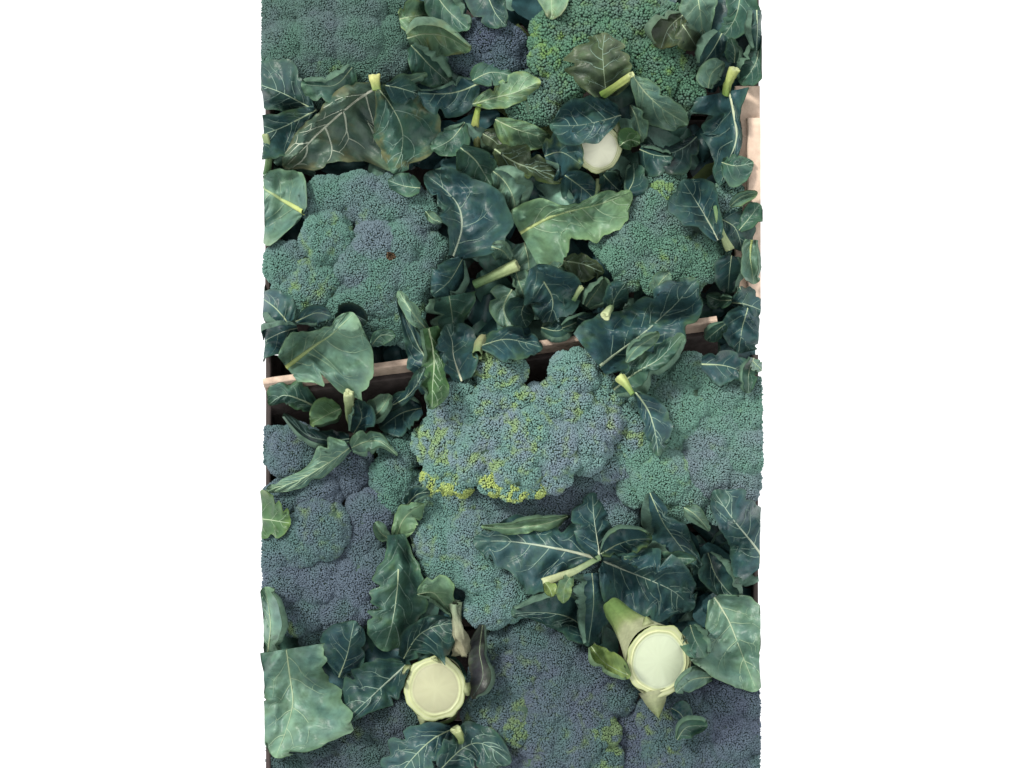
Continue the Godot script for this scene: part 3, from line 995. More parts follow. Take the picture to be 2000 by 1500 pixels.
func upper_leaves() -> void:
	# --- top edge and upper corner ---
	leaf("small pale ragged leaf at the top edge beside the fine-grained head", "pale", [782, 38, 815, 32, 852, 26], [10, 24, 18, 8], [10, 20, 16, 6], {"edge": Color(.3, .33, .1, .5)})
	leaf("smooth green leaf running off the top edge above the pale wavy leaf", "mid", [846, -20, 876, 20, 918, 58], [14, 30, 24, 6], [18, 28, 20, 6])
	leaf("dark blue leaf tip hanging over the shaded blue-grey head", "dark", [950, -20, 975, 20, 990, 52], [20, 22, 16, 4], [25, 26, 16, 4])
	leaf("pale green wavy leaf with a yellowed tip, lying beside the fine-grained head", "pale", [798, 74, 830, 66, 875, 72, 921, 98], [14, 26, 28, 18, 5], [16, 34, 44, 30, 6], {"edge": Color(.30, .30, .10, .7), "wave": 6, "er": -6})
	leaf("green folded leaf below the yellow-tipped wavy leaf", "mid", [806, 88, 838, 128, 880, 162], [8, 24, 26, 6], [8, 26, 24, 8])
	leaf("dark soft leaf with pale forked veins beside the fine-grained head", "dark", [612, 212, 556, 182, 488, 158], [8, 26, 34, 25], [8, 36, 42, 30], {"veins": true})
	leaf("smooth green leaf tucked under the fine-grained head beside the brown-tipped leaf", "mid", [690, 132, 650, 152, 590, 165], [6, 24, 26, 10], [6, 14, 16, 8], {"veins": false, "rib": 1.5})
	leaf("dark leaf with a green edge below the forked-vein leaf", "dark", [618, 215, 560, 245, 486, 275], [8, 30, 40, 30], [8, 22, 30, 20], {"edge": Color(.07, .12, .04, .5)})
	stalk("upright pale green stalk at the edge under the dark forked-vein leaf", [522, 340, 8, 520, 262, 7, 0], Color(.12, .2, .09))
	leaf("bronze-purple leaf with bold white veins and a brown tip", "bronze", [736, 170, 694, 198, 645, 240, 602, 282, 556, 328], [8, 112, 104, 66, 40, 16], [10, 22, 26, 26, 24, 14], {"edge": Color(.23, .16, .08, .4), "rib": 13, "vein": 5.0, "nv": 4, "rib_color": Color(.55, .56, .45), "wave": 6})
	leaf("broad green leaf with a torn brown edge lying over the bronze one", "mid", [740, 172, 764, 205, 786, 250, 785, 300, 768, 338], [4, 40, 60, 58, 40, 8], [4, 24, 44, 50, 38, 8], {"edge": Color(.34, .24, .09, .35), "rib": 5, "vein": 2.6, "nv": 4, "stub": [738, 176, 9, 733, 146, 13, 10], "stub_color": Color(.42, .42, .14)})
	leaf("narrow pale leaf edge curling beside the yellow stub of the bronze leaf", "grey", [762, 165, 796, 150, 836, 143], [3, 10, 9, 3], [3, 12, 10, 4], {"er": -6})
	leaf("dark leaf in the shade under that narrow pale curl", "dark", [756, 166, 790, 180, 820, 184], [6, 16, 14, 6], [6, 22, 20, 6])
	leaf("dark green scalloped leaf between the bronze leaf and the pale pointed leaf", "blue", [936, 164, 894, 180, 850, 184, 818, 182], [10, 34, 36, 26, 8], [8, 26, 18, 10, 6], {"jag": .16})
	leaf("dim green leaf above the pale pointed leaf", "mid", [925, 158, 962, 152, 1002, 148], [8, 20, 18, 6], [6, 18, 16, 6])
	leaf("olive drooping leaf behind the yellow stub of the upper crate", "olive", [945, 262, 966, 276, 988, 298], [6, 16, 14, 4], [6, 14, 12, 4])
	leaf("pale pointed leaf with a yellow stub between small green and shaded heads", "pale", [926, 204, 965, 192, 1010, 180, 1058, 158], [3, 16, 26, 28, 8], [3, 14, 20, 18, 6], {"edge": Color(.30, .34, .10, .45), "wave": 6, "stub": [938, 204, 5, 930, 246, 8, 1], "stub_color": Color(.36, .42, .09)})
	stalk("olive green stalk end below the yellow stub in the upper crate", [928, 300, 9, 934, 268, 7, 0], Color(.16, .18, .05))
	leaf("three-cornered dark leaf beside the olive stalk end", "mid", [910, 240, 878, 266, 845, 293], [3, 18, 16, 4], [3, 16, 18, 8])
	leaf("green toothed leaf below the small green head", "pale", [970, 234, 1005, 250, 1045, 262, 1082, 272], [5, 14, 16, 12, 4], [8, 30, 38, 26, 6], {"edge": Color(.26, .34, .08, .4), "jag": .14})
	leaf("olive-green limp leaf under the green toothed one", "olive", [968, 292, 1010, 318, 1050, 332, 1110, 352], [10, 28, 26, 18, 5], [8, 22, 20, 14, 5], {"edge": Color(.10, .15, .04, .6)})
	leaf("blue-green leaf with a yellow-edged tip beside the white stem end", "blue", [1066, 306, 1098, 302, 1140, 322], [8, 22, 22, 6], [8, 26, 26, 8], {"edge": Color(.26, .33, .08, .5)})
	leaf("dark blue leaf draped over the white cut stem end", "blue", [1214, 226, 1180, 236, 1130, 246, 1076, 246], [4, 20, 34, 30, 8], [16, 38, 48, 42, 14], {"rib": 3.5, "rib_color": Color(.30, .37, .27)})
	leaf("pale tan leaf tip dropping in from the top edge beside the loose-budded head", "pale", [1080, -30, 1080, 0, 1080, 38], [28, 26, 4], [28, 24, 4], {"edge": Color(.27, .26, .16, .7)})
	leaf("round olive leaf resting on the loose-budded head", "olive", [1186, 188, 1182, 140, 1180, 100, 1184, 64], [22, 56, 62, 46, 10], [18, 50, 58, 44, 12], {"rib": 2, "vein": 1.6, "stub": [1180, 184, 9, 1236, 146, 8, 6], "stub_color": Color(.26, .31, .07)})
	leaf("long pale leaf hanging from the top edge above the yellow-green stalk", "grey", [1362, -30, 1368, 20, 1376, 90], [28, 30, 22, 4], [32, 32, 26, 4], {"rib": 4})
	leaf("green leaf with a silvery edge running off the top beside the long pale one", "mid", [1450, -20, 1430, 30, 1410, 78], [20, 24, 20, 5], [18, 24, 20, 5])
	leaf("bronzed curled leaf beside the loose-budded head under the long pale leaf", "olive", [1335, 30, 1318, 62, 1292, 96], [10, 24, 22, 6], [8, 20, 22, 8], {"edge": Color(.13, .12, .04, .6)})
	leaf("brownish leaf scrap just under the tip of the long pale leaf", "olive", [1335, 48, 1352, 72, 1366, 98], [10, 18, 16, 5], [8, 16, 14, 5], {"veins": false})
	leaf("dark cupped leaf beside the tip of the long pale leaf", "dark", [1412, 66, 1388, 98, 1368, 132], [14, 24, 20, 6], [12, 20, 18, 6])
	leaf("grey-green leaf fragment under the yellow-green stalk", "grey", [1384, 172, 1398, 146, 1416, 122], [6, 18, 16, 5], [6, 16, 14, 5])
	leaf("small pale leaf crowning the yellow-green stalk", "mid", [1436, 122, 1434, 98, 1428, 74], [8, 16, 14, 5], [8, 16, 14, 5])
	leaf("holed green leaf at the edge above the pale board", "mid", [1486, 68, 1472, 118, 1450, 166], [10, 20, 22, 10], [10, 22, 22, 12], {"jag": .2})
	leaf("dark leaf in the top corner beyond the silvery-edged leaf", "dark", [1480, 20, 1470, 60, 1480, 100], [14, 20, 14, 5], [14, 20, 14, 5])
	# --- below the loose-budded head ---
	leaf("grey-green crumpled leaf with a bent midrib, below the loose-budded head", "grey", [1238, 150, 1262, 180, 1300, 214, 1346, 242], [4, 18, 26, 24, 8], [5, 20, 38, 36, 10], {"rib": 4, "wave": 8, "jag": .15})
	leaf("narrow pale fold of leaf beside the crumpled grey-green leaf", "grey", [1234, 206, 1258, 228, 1256, 278], [3, 10, 12, 4], [3, 9, 10, 4], {"wave": 6})
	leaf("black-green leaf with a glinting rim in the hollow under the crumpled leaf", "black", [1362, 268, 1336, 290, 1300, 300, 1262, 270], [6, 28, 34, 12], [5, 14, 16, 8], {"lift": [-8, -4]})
	leaf("dim rounded leaf in the hollow under the crumpled leaf", "dark", [1252, 292, 1282, 304, 1316, 306], [8, 18, 14, 5], [10, 32, 26, 6])
	leaf("bright little leaf beside the white cut stem end", "green", [1212, 284, 1232, 276, 1252, 280], [4, 14, 12, 4], [4, 14, 12, 4])
	leaf("big blue leaf with a pale cream midrib beside the raw pale board", "blue", [1427, 178, 1436, 225, 1441, 270, 1426, 315, 1408, 362], [34, 12, 7, 10, 12, 4], [56, 80, 76, 56, 30, 4], {"rib": 9, "rib_color": Color(.50, .54, .36), "vein": 2.6, "nv": 4, "stub": [1420, 186, 8, 1438, 134, 11, 6, .4], "stub_color": Color(.34, .40, .10)})
	leaf("small dark leaf overlapping the pale board below the cream-ribbed leaf", "mid", [1412, 318, 1440, 324, 1474, 318], [6, 18, 16, 5], [8, 34, 28, 6])
	leaf("dark leaf dipping behind the white cut stem towards the yellow crest", "dark", [1226, 380, 1234, 350, 1240, 316], [8, 18, 16, 5], [6, 16, 14, 5])
	leaf("small blue-black leaf under the white cut stem end", "dark", [1180, 340, 1196, 356, 1212, 374], [6, 18, 16, 5], [6, 18, 16, 5])
	stalk("pale green stalk standing under the white cut stem end", [1165, 392, 6, 1170, 350, 5, 0], Color(.22, .30, .14))
	leaf("blue leaf in the gap between the limp olive leaf and the long light-green leaf", "blue", [1106, 342, 1138, 366, 1166, 392], [10, 24, 22, 6], [10, 28, 26, 8])
	# --- middle band ---
	leaf("small grey-green leaf above the broad bruised head", "mid", [822, 368, 792, 362, 760, 352], [6, 14, 14, 4], [6, 18, 14, 4])
	leaf("green leaf with a pale midrib above the shiny blue folded leaf", "mid", [902, 288, 930, 312, 948, 340, 962, 362], [10, 24, 26, 16, 4], [12, 38, 44, 24, 5], {"rib": 4})
	leaf("grey-green smooth leaf beyond the shiny blue folded leaf", "grey", [966, 334, 990, 356, 1006, 390, 1012, 436], [6, 38, 46, 26, 4], [6, 18, 22, 16, 4])
	leaf("shiny blue folded leaf with white forked veins beside the bruised head", "blue", [886, 500, 904, 440, 890, 390, 832, 340], [10, 24, 36, 30, 6], [12, 72, 88, 52, 10], {"rib": 8, "vein": 2.6, "nv": 4, "rib_color": Color(.42, .48, .36), "wave": 8, "el": 12, "er": 10})
	leaf("little pale curl of leaf peeping out beside the bruised head", "grey", [834, 414, 848, 428, 866, 434], [3, 8, 6, 2], [3, 8, 7, 2])
	leaf("lower lobe of grey-green leaf under the long light-green leaf", "grey", [1026, 474, 1022, 510, 1036, 545], [18, 24, 16, 4], [12, 20, 16, 4])
	leaf("long light-green leaf with a yellow midrib lying across the crate", "pale", [1018, 456, 1075, 425, 1130, 408, 1180, 397, 1236, 376], [32, 42, 14, 14, 18, 6], [58, 84, 66, 62, 52, 8], {"rib": 9, "rib_color": Color(.40, .47, .19), "jag": .16, "wave": 4, "nv": 6, "rl": 0.0, "rr": 0.0, "stiff": 24})
	leaf("rounded dark leaf at the corner of the bruised head, under the shiny folded leaf", "blue", [904, 506, 888, 535, 872, 556, 846, 576], [8, 30, 38, 30, 8], [10, 34, 40, 30, 8])
	leaf("green three-cornered leaf just below that rounded dark leaf", "mid", [878, 578, 884, 612, 888, 655], [42, 44, 26, 5], [38, 42, 32, 6], {"edge": Color(.07, .14, .04, .4)})
	leaf("small ribbed leaf above the thick pale stalk", "grey", [962, 482, 980, 494, 1000, 508], [5, 16, 14, 4], [5, 14, 14, 4])
	stalk("thick pale green stalk lying between leaves at the middle of the crate", [928, 556, 9, 1014, 518, 12, 3], Color(.32, .41, .19))
	leaf("pale angular leaf below the thick pale stalk", "grey", [1002, 566, 986, 600, 996, 642], [20, 32, 24, 6], [20, 30, 20, 5], {"rib": 4})
	leaf("pale leaf corner beyond the cut end of the thick pale stalk", "grey", [1010, 532, 1022, 556, 1026, 582], [14, 18, 12, 4], [12, 16, 12, 4])
	leaf("dim leaf under the cupped blue leaf by the rim", "dark", [1030, 586, 1018, 612, 1030, 640], [10, 18, 14, 5], [10, 18, 14, 5])
	leaf("pale scrap with a yellow spot beyond the cupped blue leaf", "grey", [1066, 536, 1084, 524, 1102, 516], [5, 14, 14, 4], [5, 14, 12, 4], {"edge": Color(.32, .30, .10, .6)})
	leaf("olive drooping leaf between the cupped blue leaf and the yellow-crested head", "olive", [1102, 510, 1138, 526, 1182, 532], [5, 14, 14, 4], [6, 22, 20, 5], {"wave": 6})
	leaf("cupped blue leaf with a white rib at the middle of the crate", "blue", [1046, 520, 1066, 552, 1082, 590, 1070, 636], [8, 30, 42, 34, 8], [10, 30, 44, 36, 10], {"el": 6, "er": 5, "rib": 4, "rib_from": .3})
	leaf("curled pale-backed leaf with a dark hollow beside the yellow-crested head", "grey", [1146, 598, 1162, 566, 1186, 542], [8, 18, 16, 4], [8, 22, 20, 5], {"rl": .6, "wave": 6})
	leaf("narrow dark leaf with a pale rib below the yellow-crested head", "dark", [1196, 612, 1206, 584, 1224, 552], [8, 18, 16, 5], [8, 20, 20, 6])
	stalk("thin pale stalk between the cupped leaf and the curled pale-backed leaf", [1122, 586, 5, 1138, 560, 6, 4], Color(.34, .44, .20))
	leaf("dark leaf floor scrap just behind the rim below the cupped leaf", "dark", [1060, 640, 1092, 636, 1130, 618], [6, 14, 14, 5], [6, 14, 14, 5])
	leaf("dim green leaf scrap beside the round stalk end near the rim", "mid", [1100, 640, 1122, 626, 1150, 612], [6, 14, 12, 4], [6, 14, 12, 4])
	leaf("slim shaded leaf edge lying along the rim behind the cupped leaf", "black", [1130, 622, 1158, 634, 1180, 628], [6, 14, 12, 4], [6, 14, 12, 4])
	leaf("little pale leaf on the lower edge of the yellow-crested head", "grey", [1282, 572, 1296, 552, 1310, 532], [4, 14, 12, 3], [4, 16, 14, 3])
	# --- around the pale board ---
	leaf("dark leaf behind the knobbed stalk near the pale board", "dark", [1412, 428, 1440, 446, 1452, 490], [10, 24, 22, 6], [8, 22, 20, 6])
	leaf("green leaf lying on the pale board above the knobbed stalk", "mid", [1446, 450, 1466, 424, 1486, 398], [5, 12, 14, 8], [5, 14, 16, 8])
	leaf("thin pale curl of leaf reaching over the pale board", "grey", [1428, 402, 1450, 384, 1482, 376], [3, 8, 9, 3], [3, 9, 9, 3], {"edge": Color(.2, .28, .07, .5)})
	leaf("rounded blue leaf with a straight white midrib on the yellow-crested head", "blue", [1404, 470, 1384, 430, 1360, 392, 1334, 352], [4, 20, 42, 40, 12], [4, 22, 42, 40, 14], {"rib": 5, "rib_color": Color(.42, .47, .34)})
	stalk("slender stalk with a pale knobbed end beside the rounded blue leaf", [1398, 402, 4, 1428, 488, 9, 8], Color(.26, .34, .16))
	leaf("shaded leaf hanging below the knobbed stalk", "dark", [1430, 500, 1430, 535, 1424, 574], [14, 22, 18, 5], [14, 22, 18, 5])
	leaf("pale leaf with a yellow midrib standing before the pale board", "grey", [1470, 468, 1460, 505, 1474, 555], [10, 16, 18, 10], [8, 18, 20, 8], {"rib": 7, "rib_color": Color(.40, .46, .16)})
	leaf("tiny pale leaf point below the shaded hanging leaf", "grey", [1446, 560, 1450, 575, 1452, 592], [4, 9, 7, 2], [4, 9, 7, 2])
	leaf("blue leaf with white veins reaching to the edge below the pale board", "blue", [1432, 590, 1458, 594, 1490, 606], [8, 26, 36, 30], [6, 18, 22, 20], {"rib": 5})
	leaf("narrow green leaf joined to it by the gap beside the big veined leaf", "mid", [1432, 586, 1408, 580, 1382, 576], [4, 12, 12, 4], [4, 10, 10, 4])
	leaf("rounded drooping leaf at the far end of the rim", "blue", [1462, 602, 1452, 640, 1444, 690], [18, 34, 38, 10], [16, 26, 28, 8], {"rib": 3})
	leaf("small round leaf beside the far end of the rim", "mid", [1418, 632, 1398, 648, 1380, 664], [6, 14, 14, 5], [6, 14, 14, 5])
	# --- edge beside the bruised head ---
	leaf("pale leaf with a thick yellow midrib beside the bruised head", "grey", [596, 414, 560, 394, 530, 376, 500, 358], [14, 72, 86, 74, 50], [12, 48, 48, 40, 20], {"rib": 13, "rib_color": Color(.38, .44, .14), "rib_to": 1.0, "nv": 3, "rib_high": .8})
	leaf("blue leaf at the edge below the bruised head", "blue", [566, 632, 536, 598, 480, 560], [12, 26, 26, 20], [12, 28, 24, 20], {"rib": 4})

func rim_leaves() -> void:
	leaf("pale-veined dark leaf at the edge above the rim", "blue", [582, 640, 548, 650, 484, 684], [10, 26, 34, 30], [6, 16, 24, 20], {"rib": 4.5, "rib_color": Color(.45, .50, .36)})
	leaf("dark hollow underside of a curled leaf on the bruised head", "black", [664, 640, 688, 618, 720, 628], [8, 22, 20, 8], [8, 18, 24, 10], {"veins": false, "lift": [0, 4]})  # black tone paints in the shade inside the curl
	leaf("dim smooth leaf lying along the lower edge of the bruised head", "blue", [580, 628, 620, 616, 650, 618], [4, 12, 10, 4], [4, 16, 14, 6])
	leaf("big grey-green leaf with a thick yellow midrib draped over the rim", "grey", [562, 718, 592, 694, 622, 672, 655, 648, 694, 612], [24, 34, 34, 26, 16, 10], [26, 62, 100, 112, 84, 24], {"rib": 12, "rib_color": Color(.36, .43, .15), "rib_to": .96, "rib_high": .9, "nv": 5, "lift": [2, 8], "vein": 2.4})
	leaf("little leaf between the big draped leaf and the bruised head", "mid", [728, 672, 748, 660, 774, 656], [4, 12, 10, 3], [4, 14, 12, 3])
	leaf("upright blue leaf with a pale turned edge at the rim", "blue", [846, 768, 838, 712, 812, 660, 782, 578], [16, 34, 32, 14, 3], [14, 20, 16, 10, 3], {"rr": .35, "nv": 4, "lift": [4, 14]})
	leaf("narrow pale leaf edge folded against the upright blue leaf", "grey", [844, 654, 812, 618, 780, 568], [3, 10, 10, 3], [3, 8, 8, 2], {"lift": [8, 12]})
	leaf("bright green strap of leaf hanging over the rim with pale cross veins", "green", [838, 640, 852, 700, 850, 750, 846, 800], [12, 18, 20, 18, 6], [12, 20, 18, 18, 6], {"edge": Color(.03, .07, .06, .6), "lift": [6, 4]})
	leaf("blue pleated leaf with a cream vein standing behind the central head", "blue", [904, 744, 888, 700, 884, 665, 872, 634], [12, 26, 24, 20, 8], [16, 40, 46, 42, 14], {"rib": 5, "rib_color": Color(.5, .52, .38), "wave": 7, "stub": [934, 694, 10, 948, 664, 13, 2], "stub_color": Color(.46, .46, .24)})
	leaf("dark leaf with a light upper edge beside the cream-veined pleated leaf", "blue", [942, 676, 985, 664, 1020, 668, 1062, 680], [6, 20, 22, 18, 4], [8, 30, 34, 26, 5], {"rib": 4, "edge": Color(.08, .14, .05, .4)})
	leaf("large dark leaf with long white veins lying over the rim", "blue", [1172, 716, 1216, 682, 1254, 655, 1290, 624, 1330, 584, 1362, 544], [60, 66, 58, 48, 44, 34, 12], [16, 30, 48, 54, 54, 40, 12], {"rib": 7, "rib_color": Color(.34, .41, .28), "vein": 2.2, "nv": 6, "stiff": 26, "sc": 1.28, "edge": Color(.07, .12, .03, .4), "jag": .07})
	stalk("round pale stalk end sitting above the large dark leaf", [1196, 600, 7, 1184, 618, 10, 9], Color(.40, .48, .26))
	leaf("grey-green ruffled leaf under the large dark leaf", "mid", [1200, 762, 1244, 728, 1292, 700, 1336, 652], [8, 22, 26, 22, 10], [14, 40, 34, 26, 10], {"wave": 8, "edge": Color(.12, .2, .13, .5)})
	leaf("pale narrow folded leaf lying on the large dark leaf", "grey", [1226, 708, 1252, 684, 1290, 650], [3, 10, 10, 4], [3, 12, 12, 4], {"veins": false, "rib": 1.6})
	leaf("dark leaf with a white rib at the edge below the rim's far end", "blue", [1372, 712, 1410, 714, 1440, 722, 1468, 738], [14, 26, 28, 20, 5], [10, 24, 28, 20, 6], {"rib": 5})
	leaf("folded upright leaf beside the white-ribbed leaf at the edge", "mid", [1474, 700, 1472, 732, 1464, 768], [8, 14, 12, 3], [8, 14, 12, 3])
	leaf("pale leaf sliver at the edge beside the folded upright leaf", "grey", [1472, 706, 1480, 714, 1490, 724], [3, 8, 8, 4], [3, 8, 8, 4])
	leaf("blue leaf hanging from a yellow-green stalk between the central and pale heads", "blue", [1244, 766, 1268, 802, 1282, 845, 1288, 890], [4, 24, 34, 28, 5], [4, 14, 18, 16, 4], {"rib": 4, "edge": Color(.07, .14, .06, .4), "stub": [1238, 770, 5, 1212, 736, 12, 8], "stub_color": Color(.36, .42, .13)})
	# the sprig on the dusky head
	leaf("dark blue leaf behind the sprig, lying on the green slice of head", "blue", [826, 798, 790, 816, 744, 838], [10, 24, 24, 8], [8, 22, 22, 8])
	stalk("cream-topped central stalk of the pale sprig", [688, 836, 7, 682, 766, 11, 2, .35], Color(.24, .31, .16))
	leaf("thin bent leaf with a pale edge between sprig and rim", "dark", [752, 800, 790, 776, 815, 748, 832, 716], [8, 18, 14, 10, 3], [4, 8, 8, 6, 2], {"rib": 2.5})
	leaf("green leaf with a light midrib under the rim beside the cream knob", "mid", [622, 796, 584, 778, 555, 772, 526, 790], [6, 16, 16, 10, 3], [8, 30, 32, 22, 4], {"edge": Color(.07, .15, .05, .5), "rib": 5})
	leaf("yellow-green cornered leaf of the sprig beside the cream knob", "pale", [668, 798, 640, 806, 608, 830], [4, 16, 14, 3], [4, 18, 16, 4], {"edge": Color(.24, .33, .08, .4)})
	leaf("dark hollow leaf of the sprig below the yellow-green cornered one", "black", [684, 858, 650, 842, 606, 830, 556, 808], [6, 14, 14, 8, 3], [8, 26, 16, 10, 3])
	leaf("pale blue leaf of the sprig reaching towards the rim", "grey", [716, 826, 742, 798, 764, 770], [5, 16, 14, 4], [5, 16, 16, 4])
	leaf("curled dark blue leaf with a pale rim in the middle of the sprig", "blue", [692, 846, 712, 816, 700, 780], [6, 16, 16, 6], [6, 16, 14, 6], {"el": 8, "er": 10})
	leaf("pale spread leaf of the sprig with its point over the green slice", "grey", [688, 874, 716, 862, 745, 862, 778, 890], [8, 22, 20, 8, 2], [8, 20, 18, 6, 2], {"rib": 2})
	leaf("long pale leaf of the sprig trailing over the dusky head", "grey", [684, 874, 648, 900, 585, 938, 522, 958], [6, 12, 14, 12, 4], [14, 46, 18, 12, 4], {"rib": 3, "jag": .14})

func front_leaves() -> void:
	leaf("round green leaf with a yellow edge at the border of the dusky head", "green", [500, 1012, 535, 1016, 570, 1022], [34, 40, 32, 8], [34, 38, 30, 8], {"edge": Color(.16, .26, .04, .5), "rib": 3})
	leaf("dark flap of leaf between the dusky head and the shaded head", "dark", [796, 986, 820, 972, 842, 960], [6, 14, 14, 5], [6, 14, 12, 5])
	leaf("pale folded leaf standing at the top of the long limp leaf", "pale", [772, 1056, 788, 1020, 806, 998, 830, 984], [4, 12, 14, 10, 3], [6, 22, 26, 22, 4], {"veins": false, "rib": 2})
	leaf("small lobed pale leaf beside the folded one on the long limp leaf", "grey", [768, 1056, 752, 1036, 734, 1020], [4, 12, 10, 5], [4, 12, 12, 6], {"jag": .3})
	leaf("long limp green leaf running down the dusky head", "mid", [776, 1044, 780, 1100, 776, 1160, 768, 1215, 752, 1272], [12, 28, 46, 58, 46, 14], [16, 26, 38, 42, 42, 26], {"rib": 4, "rib_from": .3, "vein": 2.4, "nv": 5, "edge": Color(.08, .15, .05, .35)})
	leaf("grey-green veined leaf end at the border below the dusky head", "grey", [522, 1290, 530, 1220, 520, 1146], [14, 24, 16, 5], [14, 22, 24, 8])
	leaf("oval dark leaf with a pale rib beside the large speckled leaf", "blue", [664, 1322, 680, 1276, 694, 1212], [8, 30, 40, 14], [8, 24, 26, 8], {"rib": 4})
	leaf("dark arched leaf roofing the round cut stem", "dark", [790, 1286, 815, 1245, 850, 1224, 896, 1216], [8, 18, 20, 16, 6], [8, 34, 50, 56, 40], {"rib": 3, "lift": [0, 6]})
	leaf("dark blue leaf with a long pale midrib beside the round cut stem", "dark", [794, 1300, 755, 1335, 720, 1368, 672, 1412], [8, 26, 30, 22, 5], [14, 50, 56, 42, 10], {"rib": 5, "rib_color": Color(.32, .38, .30), "nv": 3})
	leaf("large speckled grey-green leaf with parallel veins in the lower corner", "grey", [560, 1268, 568, 1320, 574, 1372, 562, 1425, 540, 1480], [62, 78, 82, 92, 62, 20], [46, 56, 62, 62, 50, 22], {"rib": 4, "vein": 2.2, "nv": 4, "edge": Color(.05, .10, .06, .5), "wave": 6, "lift": [6, 0]})
	leaf("light green bent leaf above the torn cream stalk", "pale", [818, 1160, 848, 1152, 870, 1172, 890, 1204], [5, 20, 26, 14, 3], [5, 14, 18, 12, 3], {"edge": Color(.05, .1, .07, .3)})
	leaf("withered purple-brown leaf beside the torn cream stalk", "purple", [944, 1220, 926, 1270, 932, 1320, 924, 1364], [5, 12, 14, 14, 4], [5, 12, 16, 14, 4], {"veins": false, "rib": 2, "wave": 6})
	stalk("torn cream and pink stalk between the round cut stem and the shaded head", [892, 1176, 10, 908, 1278, 14, 3, 1.5], Color(.50, .46, .33))
	leaf("blue leaf with a pale rib at the lower edge under the round cut stem", "blue", [884, 1424, 845, 1445, 800, 1490, 770, 1535], [6, 26, 34, 36, 14], [6, 24, 40, 40, 14], {"rib": 4})
	leaf("dark leaf at the lower edge beside the small yellow-green knob", "dark", [862, 1502, 905, 1462, 945, 1452, 1000, 1490], [8, 30, 36, 26, 6], [12, 36, 44, 40, 8], {"rib": 2.5})
	stalk("small yellow-green knob of stalk below the round cut stem", [902, 1450, 6, 892, 1424, 11, 5], Color(.24, .30, .10))
	# the star of blue leaves
	leaf("dark leaf under the star of blue leaves, edged against the ridged head", "dark", [1168, 1264, 1124, 1212, 1070, 1196, 1000, 1198], [6, 30, 30, 18, 5], [14, 50, 52, 24, 6], {"rib": 3})
	leaf("blurred blue leaf hanging behind the forked cream stalk", "blue", [1158, 1120, 1160, 1180, 1150, 1262], [24, 22, 18, 5], [24, 20, 18, 5], {"veins": false, "rib": 2})
	leaf("blue leaf with long veins sloping beside the pale head", "blue", [1272, 962, 1296, 1016, 1326, 1062, 1372, 1116], [5, 16, 26, 22, 8], [5, 34, 48, 40, 12], {"rib": 3})
	leaf("dark ribbed leaf beside the black gap under the big rounded leaf", "dark", [1384, 1080, 1398, 1120, 1418, 1148, 1446, 1176], [6, 30, 36, 26, 6], [6, 22, 24, 18, 5], {"rib": 3})
	leaf("pale leaf lip beside the big rounded blue leaf", "grey", [1338, 992, 1362, 1004, 1388, 1036], [4, 10, 8, 3], [4, 12, 10, 3])
	leaf("big rounded blue leaf with white veins at the edge beside the pale head", "blue", [1500, 1100, 1468, 1056, 1432, 1012, 1396, 958], [50, 46, 36, 30, 10], [66, 70, 60, 44, 12], {"rib": 6, "rib_color": Color(.46, .51, .38), "vein": 2.6, "lift": [4, 6]})
	leaf("long oval blue leaf of the star pointing away from the cut stem", "blue", [1174, 1092, 1120, 1078, 1060, 1066, 1000, 1058, 926, 1056], [6, 34, 62, 78, 54, 12], [10, 38, 46, 40, 34, 12], {"rib": 8, "rib_color": Color(.50, .54, .40), "vein": 2.4, "nv": 5})
	leaf("slim pale leaf lying above the long oval leaf of the star", "pale", [1110, 1008, 1064, 1024, 1004, 1032, 942, 1028], [2, 9, 12, 9, 3], [2, 10, 12, 8, 3], {"veins": false, "rib": 1.5})
	leaf("short rounded blue leaf of the star pointing up at the central head", "blue", [1174, 1092, 1168, 1055, 1162, 1014, 1158, 962], [8, 28, 36, 34, 10], [8, 24, 32, 34, 12], {"rib": 5, "rib_color": Color(.46, .51, .38), "vein": 1.8})
	leaf("small veined leaf of the star with a yellow torn edge", "blue", [1176, 1082, 1206, 1064, 1236, 1054, 1276, 1052], [4, 22, 28, 24, 8], [6, 24, 30, 26, 8], {"edge": Color(.22, .32, .06, .45), "rib": 3})
	leaf("straight narrow light leaf lying across the star", "mid", [1220, 1092, 1270, 1094, 1320, 1090, 1362, 1092], [4, 9, 10, 8, 2], [4, 10, 11, 8, 2], {"veins": false, "rib": 1.5, "edge": Color(.12, .2, .12, .5)})
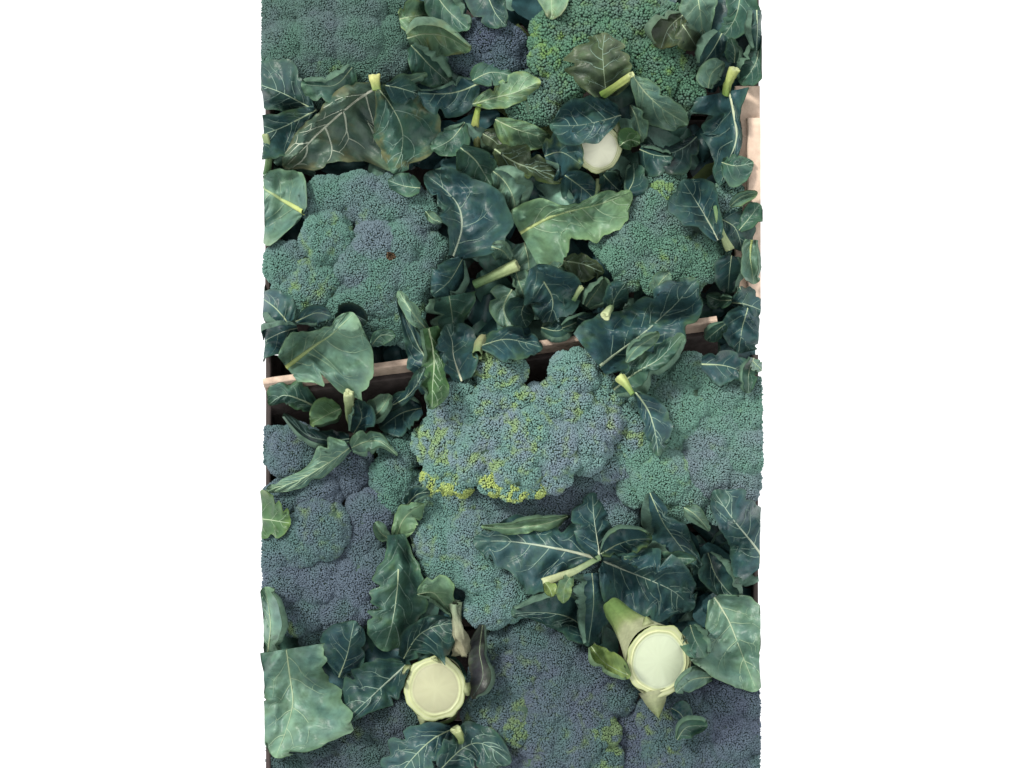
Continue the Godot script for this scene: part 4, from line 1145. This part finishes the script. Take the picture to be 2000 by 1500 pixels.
	leaf("broad speckled blue leaf of the star above the largest cut stem", "blue", [1178, 1096, 1220, 1112, 1270, 1132, 1320, 1156, 1356, 1190], [6, 24, 40, 44, 40, 12], [14, 56, 70, 72, 56, 14], {"rib": 6, "rib_color": Color(.44, .49, .38), "vein": 2.2, "rib_to": .85})
	stalk("forked cream stalk of the star with a torn yellow end", [1174, 1088, 5, 1062, 1138, 10, 1, .3], Color(.34, .38, .21))
	leaf("tiny yellow-green leaflet under the torn end of the forked cream stalk", "lime", [1066, 1138, 1076, 1152, 1080, 1166], [3, 8, 7, 2], [3, 8, 7, 2], {"veins": false, "rib": 1.2})
	leaf("curled green leaflet beside the torn end of the forked cream stalk", "pale", [1118, 1124, 1104, 1146, 1102, 1178], [4, 10, 9, 3], [4, 10, 9, 3], {"veins": false, "rib": 1.2, "edge": Color(.25, .33, .08, .5)})
	# beside the largest cut stem
	leaf("yellow-green pale leaf strip pointing at the largest cut stem", "lime", [1156, 1262, 1190, 1286, 1234, 1320], [4, 14, 16, 8], [4, 14, 14, 8], {"edge": Color(.08, .15, .05, .7), "veins": false})
	leaf("pale toothed leaf lobe below the large white-veined leaf", "grey", [1392, 1322, 1356, 1338, 1322, 1352], [6, 14, 14, 4], [6, 18, 16, 4], {"jag": .16})
	leaf("large pale leaf with white branching veins beside the largest cut stem", "grey", [1398, 1166, 1426, 1215, 1450, 1275, 1480, 1350], [10, 50, 58, 40, 10], [14, 40, 84, 60, 12], {"rib": 5, "rib_color": Color(.42, .48, .34), "vein": 2.6, "nv": 4, "wave": 7, "jag": .13})
	leaf("small rounded leaf overlapping the rim of the largest cut stem's neighbour", "mid", [1350, 1222, 1366, 1246, 1378, 1284], [8, 22, 24, 6], [6, 18, 20, 6], {"rib": 2.5})
	leaf("blue torn scrap of leaf below the skin strip of the largest cut stem", "blue", [1314, 1384, 1332, 1394, 1344, 1418], [5, 14, 12, 5], [5, 12, 10, 4], {"veins": false, "rib": 1.4})
	leaf("grey-green torn scrap of leaf with a pale edge on the purple-tinged head", "mid", [1324, 1444, 1346, 1424, 1384, 1418], [4, 16, 18, 5], [4, 14, 12, 4], {"rib": 2})
